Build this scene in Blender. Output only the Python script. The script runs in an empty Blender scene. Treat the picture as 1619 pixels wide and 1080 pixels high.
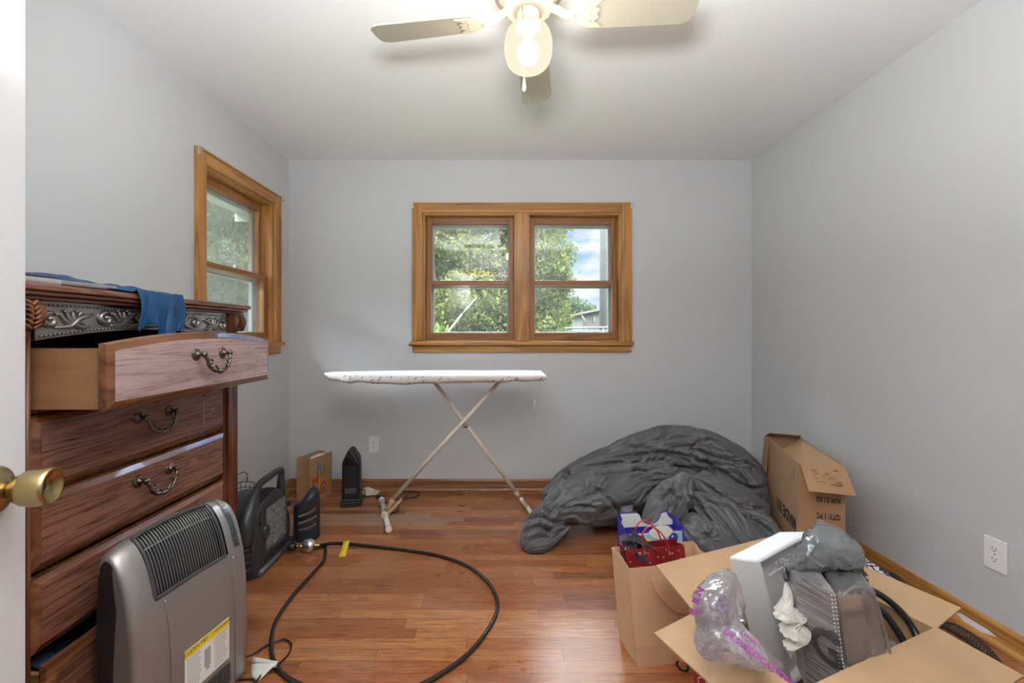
import bpy, bmesh, math, random
import numpy as np
from mathutils import Vector, Matrix, noise
from mathutils.bvhtree import BVHTree

random.seed(7)
C = bpy.context.scene.collection
PI = math.pi
V = Vector
FL = 690.0; VX = 793.0; VY = 527.0; HC = 1.16        # focal length (px of 1619), vanishing point, eye height
XL, XR, YB, YF, ZC = -1.57, 1.847, 3.224, -0.08, 2.44   # room

# ------------------------------------------------------------------ camera
cd = bpy.data.cameras.new('camera'); cam = bpy.data.objects.new('camera', cd); C.objects.link(cam)
cam.location = (0, 0, HC); cam.rotation_euler = (PI/2, 0, 0)
cd.sensor_width = 36; cd.lens = 36*FL/1619
cd.shift_x = (809.5-VX)/1619; cd.shift_y = -(540-VY)/1619
cd.clip_start = 0.02; cd.clip_end = 300
bpy.context.scene.camera = cam
# ------------------------------------------------------------------ world
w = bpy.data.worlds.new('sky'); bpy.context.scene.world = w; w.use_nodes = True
nt = w.node_tree; nt.nodes.clear()
def wn(t, **k):
    n = nt.nodes.new(t)
    for a, b in k.items(): setattr(n, a, b)
    return n
tc = wn('ShaderNodeTexCoord'); sep = wn('ShaderNodeSeparateXYZ'); nt.links.new(tc.outputs['Generated'], sep.inputs[0])
mpn = wn('ShaderNodeMapping'); mpn.inputs['Scale'].default_value = (1, 1, 2.2); nt.links.new(tc.outputs['Generated'], mpn.inputs[0])
nz = wn('ShaderNodeTexNoise'); nz.inputs['Scale'].default_value = 7; nz.inputs['Detail'].default_value = 8; nz.inputs['Roughness'].default_value = .55
nt.links.new(mpn.outputs[0], nz.inputs['Vector'])
cr = wn('ShaderNodeValToRGB'); cr.color_ramp.elements[0].position = .47; cr.color_ramp.elements[1].position = .62
nt.links.new(nz.outputs['Fac'], cr.inputs[0])
blue = wn('ShaderNodeValToRGB'); e = blue.color_ramp.elements
e[0].position = .0; e[0].color = (.55, .75, 1.0, 1); e[1].position = .30; e[1].color = (.16, .38, .95, 1)
nt.links.new(sep.outputs['Z'], blue.inputs[0])
mx = wn('ShaderNodeMix', data_type='RGBA'); nt.links.new(cr.outputs[0], mx.inputs['Factor']); nt.links.new(blue.outputs[0], mx.inputs['A']); mx.inputs['B'].default_value = (.95, .97, 1, 1)
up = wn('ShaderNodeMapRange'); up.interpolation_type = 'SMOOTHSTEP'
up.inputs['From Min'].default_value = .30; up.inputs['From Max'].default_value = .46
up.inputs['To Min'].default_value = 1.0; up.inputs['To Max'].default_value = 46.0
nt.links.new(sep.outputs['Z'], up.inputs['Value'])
high = wn('ShaderNodeMix', data_type='RGBA'); hf = wn('ShaderNodeMapRange'); hf.inputs['From Min'].default_value = .30; hf.inputs['From Max'].default_value = .46
nt.links.new(sep.outputs['Z'], hf.inputs['Value']); nt.links.new(hf.outputs[0], high.inputs['Factor'])
nt.links.new(mx.outputs['Result'], high.inputs['A']); high.inputs['B'].default_value = (.86, .94, 1, 1)
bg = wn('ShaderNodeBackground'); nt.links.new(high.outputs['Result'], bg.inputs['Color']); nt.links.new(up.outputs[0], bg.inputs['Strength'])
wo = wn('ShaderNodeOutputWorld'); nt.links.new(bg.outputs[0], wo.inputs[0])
# ------------------------------------------------------------------ lights
def light(name, kind, loc, energy, color=(1, 1, 1), rot=(0, 0, 0), size=.1, sy=None):
    l = bpy.data.lights.new(name, kind); l.energy = energy; l.color = color
    if kind == 'AREA':
        l.size = size
        if sy: l.shape = 'RECTANGLE'; l.size_y = sy
    elif kind == 'SUN': l.angle = size
    else: l.shadow_soft_size = size
    o = bpy.data.objects.new(name, l); C.objects.link(o); o.location = loc; o.rotation_euler = rot
    return o
FANX, FANY = .087, 1.42
light('sun', 'SUN', (0, 0, 10), 2.4, (1, .95, .86), (math.radians(48), 0, math.radians(-28)), .02)
light('added_bounce_fill', 'AREA', (-.05, .02, 1.50), 104, (.97, .985, 1), (PI, 0, 0), .35)  # added fill aimed at the ceiling to brighten the room, not a fixture here
# ------------------------------------------------------------------ exposure
vs = bpy.context.scene.view_settings
vs.view_transform = 'Standard'; vs.look = 'None'; vs.gamma = 1; vs.use_curve_mapping = False
vs.exposure = 0.17

# ================================================================== helpers
def F(px, py, z=0.0):
    Y = FL*(HC-z)/(py-VY); return V(((px-VX)/FL*Y, Y, z))
def P(px, py, Y): return V(((px-VX)/FL*Y, Y, HC-(py-VY)/FL*Y))

def box(bm, lo, hi, M=None, mi=0):
    vs_ = [bm.verts.new((x, y, z)) for x in (lo[0], hi[0]) for y in (lo[1], hi[1]) for z in (lo[2], hi[2])]
    if M is not None:
        for v in vs_: v.co = M @ v.co
    for f in ((0, 1, 3, 2), (4, 6, 7, 5), (0, 4, 5, 1), (2, 3, 7, 6), (0, 2, 6, 4), (1, 5, 7, 3)):
        fc = bm.faces.new([vs_[i] for i in f]); fc.material_index = mi
    return vs_
def hexa(bm, p, mi=0):      # p: 8 points, bottom ring then top ring
    v = [bm.verts.new(q) for q in p]
    for f in ((3, 2, 1, 0), (4, 5, 6, 7), (0, 1, 5, 4), (1, 2, 6, 5), (2, 3, 7, 6), (3, 0, 4, 7)):
        bm.faces.new([v[i] for i in f]).material_index = mi
def tube(bm, pts, r, seg=10, cap=True, closed=False, mi=0):
    pts = [V(p) for p in pts]; n = len(pts)
    rr = r if isinstance(r, (list, tuple)) else [r]*n
    rings = []; up_ = None
    for i in range(n):
        a = pts[i-1] if (i > 0 or closed) else pts[i]
        b = pts[(i+1) % n] if (i < n-1 or closed) else pts[i]
        t = (b-a).normalized()
        if up_ is None:
            up_ = V((0, 0, 1)) if abs(t.z) < .9 else V((1, 0, 0))
        nrm = (up_-t*up_.dot(t))
        if nrm.length < 1e-6: nrm = t.orthogonal()
        nrm.normalize(); up_ = nrm; bi = t.cross(nrm)
        rings.append([bm.verts.new(pts[i]+(nrm*math.cos(2*PI*k/seg)+bi*math.sin(2*PI*k/seg))*rr[i]) for k in range(seg)])
    m = n if closed else n-1
    for i in range(m):
        A, B = rings[i], rings[(i+1) % n]
        for k in range(seg):
            f = bm.faces.new((A[k], A[(k+1) % seg], B[(k+1) % seg], B[k])); f.smooth = True; f.material_index = mi
    if cap and not closed:
        f = bm.faces.new(rings[0][::-1]); f.material_index = mi
        f = bm.faces.new(rings[-1]); f.material_index = mi
def lathe(bm, prof, M=None, seg=28, mi=0, cap=True):   # prof: (r, z)
    rings = []
    for r, z in prof:
        ring = []
        for k in range(seg):
            p = V((r*math.cos(2*PI*k/seg), r*math.sin(2*PI*k/seg), z))
            ring.append(bm.verts.new(M @ p if M is not None else p))
        rings.append(ring)
    for i in range(len(rings)-1):
        for k in range(seg):
            f = bm.faces.new((rings[i][k], rings[i][(k+1) % seg], rings[i+1][(k+1) % seg], rings[i+1][k])); f.smooth = True; f.material_index = mi
    if cap:
        bm.faces.new(rings[0][::-1]).material_index = mi; bm.faces.new(rings[-1]).material_index = mi
def prism(bm, poly, M, d, mi=0):      # 2-D outline in local xy, depth d along local z
    a = [bm.verts.new(M @ V((x, y, 0))) for x, y in poly]; b = [bm.verts.new(M @ V((x, y, d))) for x, y in poly]
    n = len(poly)
    bm.faces.new(a[::-1]).material_index = mi; bm.faces.new(b).material_index = mi
    for i in range(n): bm.faces.new((a[i], a[(i+1) % n], b[(i+1) % n], b[i])).material_index = mi
def surf(bm, fn, nu, nv, cu=False, smooth=True, skip=None, mi=0):
    g = [[bm.verts.new(fn(i/(nu if cu else nu-1), j/(nv-1))) for j in range(nv)] for i in range(nu)]
    for i in range(nu if cu else nu-1):
        for j in range(nv-1):
            if skip and skip(i, j): continue
            f = bm.faces.new((g[i][j], g[(i+1) % nu][j], g[(i+1) % nu][j+1], g[i][j+1])); f.smooth = smooth; f.material_index = mi
    return g
def catmull(pts, n=8, closed=False):
    pts = [V(p) for p in pts]; out = []; m = len(pts)
    for i in range(m if closed else m-1):
        p0 = pts[(i-1) % m] if (closed or i > 0) else pts[i]; p1 = pts[i]; p2 = pts[(i+1) % m]
        p3 = pts[(i+2) % m] if (closed or i+2 < m) else pts[(i+1) % m]
        for k in range(n):
            t = k/n
            out.append(.5*((2*p1)+(p2-p0)*t+(2*p0-5*p1+4*p2-p3)*t*t+(3*p1-p0-3*p2+p3)*t**3))
    if not closed: out.append(pts[-1])
    return out
def rot(ax, deg): return Matrix.Rotation(math.radians(deg), 4, ax)
def T(x, y, z): return Matrix.Translation((x, y, z))
def frame(o, x, y, z):
    M = Matrix.Identity(4)
    for i, a in enumerate((x, y, z)):
        for k in range(3): M[k][i] = a[k]
    for k in range(3): M[k][3] = o[k]
    return M

def rootmat(r): return Matrix.Translation(r.location) @ r.rotation_euler.to_matrix().to_4x4() if r else Matrix.Identity(4)
def obj(name, bm, mat, parent=None, world=True, smooth=None, bevel=0, sub=0, solid=0, label=None, weld=False):
    """one mesh object; geometry given in world space unless world=False (then in the parent's frame)"""
    me = bpy.data.meshes.new(name)
    if weld: bmesh.ops.remove_doubles(bm, verts=bm.verts, dist=1e-5)
    bmesh.ops.recalc_face_normals(bm, faces=bm.faces)
    top = parent
    o = bpy.data.objects.new(name, me); C.objects.link(o)
    o.parent = parent
    if parent and world:
        chain = Matrix.Identity(4); q = parent
        while q: chain = rootmat(q) @ chain; q = q.parent
        bmesh.ops.transform(bm, matrix=chain.inverted(), verts=bm.verts)
    if smooth is not None:
        for f in bm.faces: f.smooth = smooth
    bm.to_mesh(me); bm.free()
    for m in (mat if isinstance(mat, (list, tuple)) else [mat]): me.materials.append(m)
    if solid: s = o.modifiers.new('s', 'SOLIDIFY'); s.thickness = solid; s.offset = 0
    if bevel:
        b = o.modifiers.new('b', 'BEVEL'); b.width = bevel; b.segments = 2; b.limit_method = 'ANGLE'; b.angle_limit = math.radians(40)
    if sub: s = o.modifiers.new('u', 'SUBSURF'); s.levels = sub; s.render_levels = sub
    if label: o['label'] = label
    return o
def tag(o, label, cat, group=None, kind=None):
    o['label'] = label; o['category'] = cat
    if group: o['group'] = group
    if kind: o['kind'] = kind
    return o
def thing(name, label, cat, loc=(0, 0, 0), rz=0, group=None):
    o = bpy.data.objects.new(name, None); C.objects.link(o); o.location = loc; o.rotation_euler = (0, 0, rz)
    o.empty_display_size = .05
    return tag(o, label, cat, group)
def struct(name, bm, mat, parent=None, **k):
    o = obj(name, bm, mat, parent, **k)
    if parent is None: o['kind'] = 'structure'
    return o
def nb(): return bmesh.new()
def text(name, s, size, M, mat, parent, ext=.0006, bold=0, sx=1.0, world=True):
    cu = bpy.data.curves.new('t', 'FONT'); cu.body = s; cu.size = size; cu.extrude = ext; cu.offset = bold; cu.align_x = 'CENTER'; cu.align_y = 'CENTER'
    cu.resolution_u = 3
    tmp = bpy.data.objects.new('t', cu); C.objects.link(tmp)
    bpy.context.view_layer.update()
    me = bpy.data.meshes.new_from_object(tmp.evaluated_get(bpy.context.evaluated_depsgraph_get()))
    bpy.data.objects.remove(tmp); bpy.data.curves.remove(cu)
    bm = nb(); bm.from_mesh(me); bpy.data.meshes.remove(me)
    for v in bm.verts: v.co = M @ V((v.co.x*sx, v.co.y, v.co.z))
    return obj(name, bm, mat, parent, world=world)

# ------------------------------------------------------------------ materials
class NT:
    def __init__(s, name):
        s.m = bpy.data.materials.new(name); s.m.use_nodes = True; s.t = s.m.node_tree
        s.p = s.t.nodes['Principled BSDF']; s.o = s.t.nodes['Material Output']
    def n(s, t, ins=None, **k):
        x = s.t.nodes.new(t)
        for a, b in k.items(): setattr(x, a, b)
        for a, b in (ins or {}).items(): s.set(x, a, b)
        return x
    def set(s, x, a, b):
        if isinstance(b, bpy.types.NodeSocket): s.t.links.new(b, x.inputs[a])
        else: x.inputs[a].default_value = b
    def coord(s, scale=(1, 1, 1), kind='Object', rz=(0, 0, 0)):
        c = s.n('ShaderNodeTexCoord'); m = s.n('ShaderNodeMapping', {'Scale': scale, 'Rotation': rz}); s.t.links.new(c.outputs[kind], m.inputs[0]); return m.outputs[0]
    def noise(s, vec, scale, detail=4, rough=.5, dist=0):
        x = s.n('ShaderNodeTexNoise', {'Vector': vec, 'Scale': scale, 'Detail': detail, 'Roughness': rough, 'Distortion': dist}); return x.outputs['Fac']
    def ramp(s, fac, stops):
        x = s.n('ShaderNodeValToRGB', {'Fac': fac}); e = x.color_ramp.elements
        while len(e) < len(stops): e.new(.5)
        for i, (p, c) in enumerate(stops): e[i].position = p; e[i].color = (*c, 1) if len(c) == 3 else c
        return x.outputs[0]
    def mix(s, f, a, b, mode='MIX'):
        x = s.n('ShaderNodeMix', data_type='RGBA', blend_type=mode)
        s.set(x, 'Factor', f)
        for k, q in (('A', a), ('B', b)): s.set(x, k, q if isinstance(q, bpy.types.NodeSocket) else (*q, 1))
        return x.outputs['Result']
    def math(s, op, a, b=0.0, c=0.0):
        x = s.n('ShaderNodeMath', operation=op); s.set(x, 0, a); s.set(x, 1, b)
        if op in ('MULTIPLY_ADD', 'SMOOTH_MIN'): s.set(x, 2, c)
        return x.outputs[0]
    def bump(s, h, strength=.3, dist=.01):
        x = s.n('ShaderNodeBump', {'Height': h, 'Strength': strength, 'Distance': dist}); s.t.links.new(x.outputs[0], s.p.inputs['Normal'])
    def base(s, c): s.set(s.p, 'Base Color', c if isinstance(c, bpy.types.NodeSocket) else (*c, 1))
    def rough(s, r): s.set(s.p, 'Roughness', r)

def flat(name, c, rough=.6, metal=0, var=.0, vscale=30, bump=0, bscale=60, spec=None, coat=0):
    n = NT(name)
    co = n.coord()
    if var:
        f = n.noise(co, vscale, 5)
        n.base(n.mix(f, tuple(x*(1-var) for x in c), tuple(min(1, x*(1+var)) for x in c)))
    else: n.base(c)
    n.rough(rough); n.p.inputs['Metallic'].default_value = metal
    if spec is not None: n.p.inputs['Specular IOR Level'].default_value = spec
    if coat: n.p.inputs['Coat Weight'].default_value = coat
    if bump: n.bump(n.noise(co, bscale, 4), bump, .004)
    return n.m
def woodmat(name, c0, c1, c2, axis='Y', scale=1, rough=.35, dark=.5, bump=.12, rings=9.0, fa=.6):
    """grain runs along the given object axis"""
    n = NT(name)
    st = {'X': (.8, 14, 14), 'Y': (14, .8, 14), 'Z': (14, 14, .8)}[axis]
    co = n.coord(tuple(x*scale for x in st))
    big = n.noise(n.coord(tuple(x*scale*.28 for x in st)), 1.6, 3, .5, .8)
    wv = n.math('FRACT', n.math('MULTIPLY', big, rings))
    tri = n.math('ABSOLUTE', n.math('SUBTRACT', wv, .5))
    fine = n.noise(co, 9, 6, .65, .2)
    g = n.math('ADD', n.math('MULTIPLY', tri, .9), n.math('MULTIPLY', fine, fa))
    col = n.ramp(g, [(.25, c0), (.48, c1), (.75, c2)])
    n.base(col); n.rough(n.math('MULTIPLY_ADD', fine, .25, rough-.1)); n.bump(fine, bump, .002)
    return n.m
def clearfilm(name, tint=(1, 1, 1), alpha=.25, rough=.08, gloss=.35, diff=(.9, .9, .92), crumple=0, cscale=25, vary=0, edge=.35, g0=.04):
    n = NT(name); t = n.t
    tr = n.n('ShaderNodeBsdfTransparent', {'Color': (*tint, 1)}); gl = n.n('ShaderNodeBsdfGlossy', {'Color': (1, 1, 1, 1), 'Roughness': rough})
    df = n.n('ShaderNodeBsdfTranslucent', {'Color': (*diff, 1)}); d2 = n.n('ShaderNodeBsdfDiffuse', {'Color': (*diff, 1)})
    lw = n.n('ShaderNodeLayerWeight', {'Blend': .35})
    if crumple:
        nn = n.noise(n.coord(), cscale, 1.2, .5, .8)
        b = n.n('ShaderNodeBump', {'Height': nn, 'Strength': crumple, 'Distance': .02})
        for x in (gl, df, d2, lw): t.links.new(b.outputs[0], x.inputs['Normal'])
    dd = n.n('ShaderNodeAddShader'); md = n.n('ShaderNodeMixShader', {'Fac': .5}); t.links.new(df.outputs[0], md.inputs[1]); t.links.new(d2.outputs[0], md.inputs[2])
    a = n.n('ShaderNodeMixShader'); t.links.new(tr.outputs[0], a.inputs[1]); t.links.new(md.outputs[0], a.inputs[2])
    fac = n.math('MULTIPLY_ADD', lw.outputs['Facing'], edge, alpha)
    if vary: fac = n.math('MULTIPLY_ADD', n.noise(n.coord(), cscale*.6, 4), vary, fac); fac = n.math('SUBTRACT', fac, vary*.5)
    n.set(a, 'Fac', fac)
    b2 = n.n('ShaderNodeMixShader'); t.links.new(a.outputs[0], b2.inputs[1]); t.links.new(gl.outputs[0], b2.inputs[2])
    n.set(b2, 'Fac', n.math('MULTIPLY_ADD', lw.outputs['Fresnel'], gloss, g0))
    t.links.new(b2.outputs[0], n.o.inputs[0])
    return n.m

WALL = flat('painted_wall_grey', (.575, .585, .595), .42, var=.02, vscale=3, bump=.12, bscale=140)
CEIL = flat('painted_ceiling', (.86, .86, .86), .8, var=.015, vscale=4, bump=.06, bscale=120)
WHITE_DOOR = flat('white_door_paint', (.68, .69, .70), .32, bump=.15, bscale=60)
TRIM = woodmat('honey_pine_trim_z', (.30, .125, .026), (.42, .19, .045), (.52, .26, .072), 'Z', 1, .3)
TRIMX = woodmat('honey_pine_trim_x', (.30, .125, .026), (.42, .19, .045), (.52, .26, .072), 'X', 1, .3)
TRIMY = woodmat('honey_pine_trim_y', (.30, .125, .026), (.42, .19, .045), (.52, .26, .072), 'Y', 1, .3)
SASHX = woodmat('sash_wood_x', (.20, .075, .022), (.29, .12, .036), (.36, .16, .05), 'X', 1, .35)
SASHZ = woodmat('sash_wood_z', (.20, .075, .022), (.29, .12, .036), (.36, .16, .05), 'Z', 1, .35)
SASHY = woodmat('sash_wood_y', (.20, .075, .022), (.29, .12, .036), (.36, .16, .05), 'Y', 1, .35)
BASEX = woodmat('baseboard_wood_x', (.17, .07, .03), (.26, .11, .05), (.34, .16, .075), 'X', 1, .3)
WHITE = flat('white_plastic', (.82, .82, .80), .35)
VINYL = flat('white_storm_frame', (.25, .27, .26), .4)
BLACK = flat('black_plastic', (.018, .019, .021), .38, var=.2)
BLACKG = flat('black_rubber', (.012, .012, .013), .3)
DARKMET = flat('black_wire', (.03, .028, .027), .4, .5)
BRASS = flat('antique_brass', (.40, .30, .14), .27, 1, var=.35, vscale=18)
CHROME = flat('dull_chrome', (.7, .69, .67), .25, 1)
PULL = flat('antique_pewter', (.17, .145, .13), .3, 1, var=.3, vscale=60)
GLASS = clearfilm('window_glass', (.98, .99, .985), .008, .02, .35, (.7, .75, .72), edge=.02, g0=.005)

# floor ------------------------------------------------------------
def floor_mat():
    n = NT('oak_strip_floor'); co = n.n('ShaderNodeTexCoord').outputs['Object']
    sp = n.n('ShaderNodeSeparateXYZ', {'Vector': co}); X, Y = sp.outputs['X'], sp.outputs['Y']
    W = .0572
    ry = n.math('DIVIDE', Y, W); row = n.math('FLOOR', ry); fy = n.math('FRACT', ry)
    rw = n.n('ShaderNodeTexWhiteNoise', {'W': row}, noise_dimensions='1D').outputs['Value']
    ln = n.math('MULTIPLY_ADD', rw, .5, .55)
    cx = n.math('DIVIDE', n.math('ADD', X, n.math('MULTIPLY', rw, 7.3)), ln); col = n.math('FLOOR', cx); fx = n.math('FRACT', cx)
    cv = n.n('ShaderNodeCombineXYZ', {'X': row, 'Y': col}); wn2 = n.n('ShaderNodeTexWhiteNoise', {'Vector': cv.outputs[0]}, noise_dimensions='2D'); pr = wn2.outputs['Value']
    off = n.n('ShaderNodeCombineXYZ', {'X': n.math('MULTIPLY', pr, 40), 'Y': n.math('MULTIPLY', row, .7), 'Z': pr})
    ad = n.n('ShaderNodeVectorMath', {0: co, 1: off.outputs[0]}, operation='ADD').outputs[0]
    m1 = n.n('ShaderNodeMapping', {'Vector': ad, 'Scale': (2.0, 30, 1)}).outputs[0]
    m2 = n.n('ShaderNodeMapping', {'Vector': ad, 'Scale': (7, 120, 1)}).outputs[0]
    g1 = n.noise(m1, 1.4, 5, .6, 1.2); g2 = n.noise(m2, 1.6, 6, .7, .3)
    base = n.ramp(pr, [(0, (.12, .032, .011)), (.25, (.25, .074, .024)), (.7, (.37, .125, .040)), (1, (.52, .235, .095))])
    b2 = n.mix(n.ramp(g1, [(.35, (0, 0, 0)), (.65, (.8, .8, .8))]), base, (.38, .145, .052))
    gr = n.ramp(g2, [(.38, (.42, .34, .30)), (.56, (1, 1, 1))])
    b3 = n.mix(.75, b2, gr, 'MULTIPLY')
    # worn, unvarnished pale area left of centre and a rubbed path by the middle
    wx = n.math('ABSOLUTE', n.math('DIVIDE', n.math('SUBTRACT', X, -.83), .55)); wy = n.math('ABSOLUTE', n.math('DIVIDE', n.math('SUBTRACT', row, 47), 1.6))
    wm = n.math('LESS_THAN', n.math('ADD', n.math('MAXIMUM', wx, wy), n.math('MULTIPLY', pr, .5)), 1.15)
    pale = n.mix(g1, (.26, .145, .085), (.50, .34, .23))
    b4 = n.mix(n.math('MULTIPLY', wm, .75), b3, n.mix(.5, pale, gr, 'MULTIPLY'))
    wear = n.noise(n.coord((1, 1.6, 1)), 2.3, 5, .6); wf = n.ramp(wear, [(.50, (0, 0, 0)), (.68, (1, 1, 1))])
    b5 = n.mix(n.math('MULTIPLY', wf, .22), b4, (.55, .36, .24))
    gap = n.math('MAXIMUM', n.math('LESS_THAN', fy, .03), n.math('LESS_THAN', n.math('MULTIPLY', fx, ln), .0018))
    b6 = n.mix(n.math('MULTIPLY', gap, .85), b5, (.06, .022, .01))
    n.base(b6)
    n.rough(n.math('MULTIPLY_ADD', wear, .3, .16))
    n.bump(n.math('SUBTRACT', n.math('MULTIPLY', g2, .25), gap), .25, .0025)
    return n.m
FLOOR = floor_mat()

# ================================================================== room shell
bm = nb(); box(bm, (XL-.15, -1.6, -.1), (XR+.15, YB+.15, 0)); struct('floor', bm, FLOOR)
bm = nb(); box(bm, (XL-.15, -1.6, ZC), (XR+.15, YB+.15, ZC+.1)); struct('ceiling', bm, CEIL)
# window openings
def WB(x): return (x-VX)/FL*YB
def HB(y): return HC-(y-VY)/FL*YB
def WLy(x): return -XL*FL/(VX-x)
bx0, bx1, bz0, bz1 = WB(668), WB(982), HB(540), HB(337)      # back opening inside the casing
ly0, ly1, lz0, lz1 = WLy(322), WLy(432), HB(540), HB(337)    # left opening
def wall_with_hole(name, M, W, H, hole, th=.13):
    bm = nb(); x0, x1, z0, z1 = hole
    for lo, hi in (((0, 0, 0), (x0, th, H)), ((x1, 0, 0), (W, th, H)), ((x0, 0, 0), (x1, th, z0)), ((x0, 0, z1), (x1, th, H))):
        if hi[0] > lo[0] and hi[2] > lo[2]: box(bm, lo, hi, M)
    return struct(name, bm, WALL)
wall_with_hole('wall_back', T(XL-.13, YB, 0), XR-XL+.26, ZC, (bx0-XL+.13, bx1-XL+.13, bz0, bz1))
ML = Matrix(((0, -1, 0, XL), (1, 0, 0, YF), (0, 0, 1, 0), (0, 0, 0, 1)))
wall_with_hole('wall_left', ML, YB-YF, ZC, (ly0-YF, ly1-YF, lz0, lz1))
bm = nb(); box(bm, (XR, YF, 0), (XR+.13, YB, ZC)); struct('wall_right', bm, WALL)
bm = nb()
DX0, DX1 = -.50, .34
for lo, hi in (((XL-.13, YF-.12, 0), (DX0-.02, YF, ZC)), ((DX1, YF-.12, 0), (XR+.13, YF, ZC)), ((DX0-.02, YF-.12, 2.06), (DX1, YF, ZC))): box(bm, lo, hi)
struct('wall_front', bm, WALL)
bm = nb(); box(bm, (XL-.13, -1.6, 0), (XR+.13, -1.5, ZC)); box(bm, (XL-.13, -1.5, 0), (XL, YF-.12, ZC)); box(bm, (XR, -1.5, 0), (XR+.13, YF-.12, ZC)); struct('wall_hallway', bm, WALL)
bm = nb()
for x in (DX0-.07, DX1): box(bm, (x, YF, 0), (x+.06, YF+.012, 2.10))
box(bm, (DX0-.07, YF, 2.06), (DX1+.06, YF+.012, 2.12)); struct('trim_1', bm, TRIM, bevel=.003)

def baseboard(name, a, b, nrm, mat):
    a, b, nrm = V(a), V(b), V(nrm); d = (b-a).normalized(); L = (b-a).length
    prof = [(0, 0), (.026, 0), (.026, .010), (.022, .018), (.014, .022), (.013, .072), (.010, .080), (.006, .086), (0, .086)]
    bm = nb(); prism(bm, prof, frame(a, nrm, V((0, 0, 1)), d), L); return struct(name, bm, mat)
baseboard('baseboard_back', (XL, YB, 0), (XR, YB, 0), (0, -1, 0), BASEX)
baseboard('baseboard_right', (XR, YF, 0), (XR, YB-.026, 0), (-1, 0, 0), TRIMY)
baseboard('baseboard_left', (XL, YF, 0), (XL, YB-.026, 0), (1, 0, 0), TRIMY)

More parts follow.
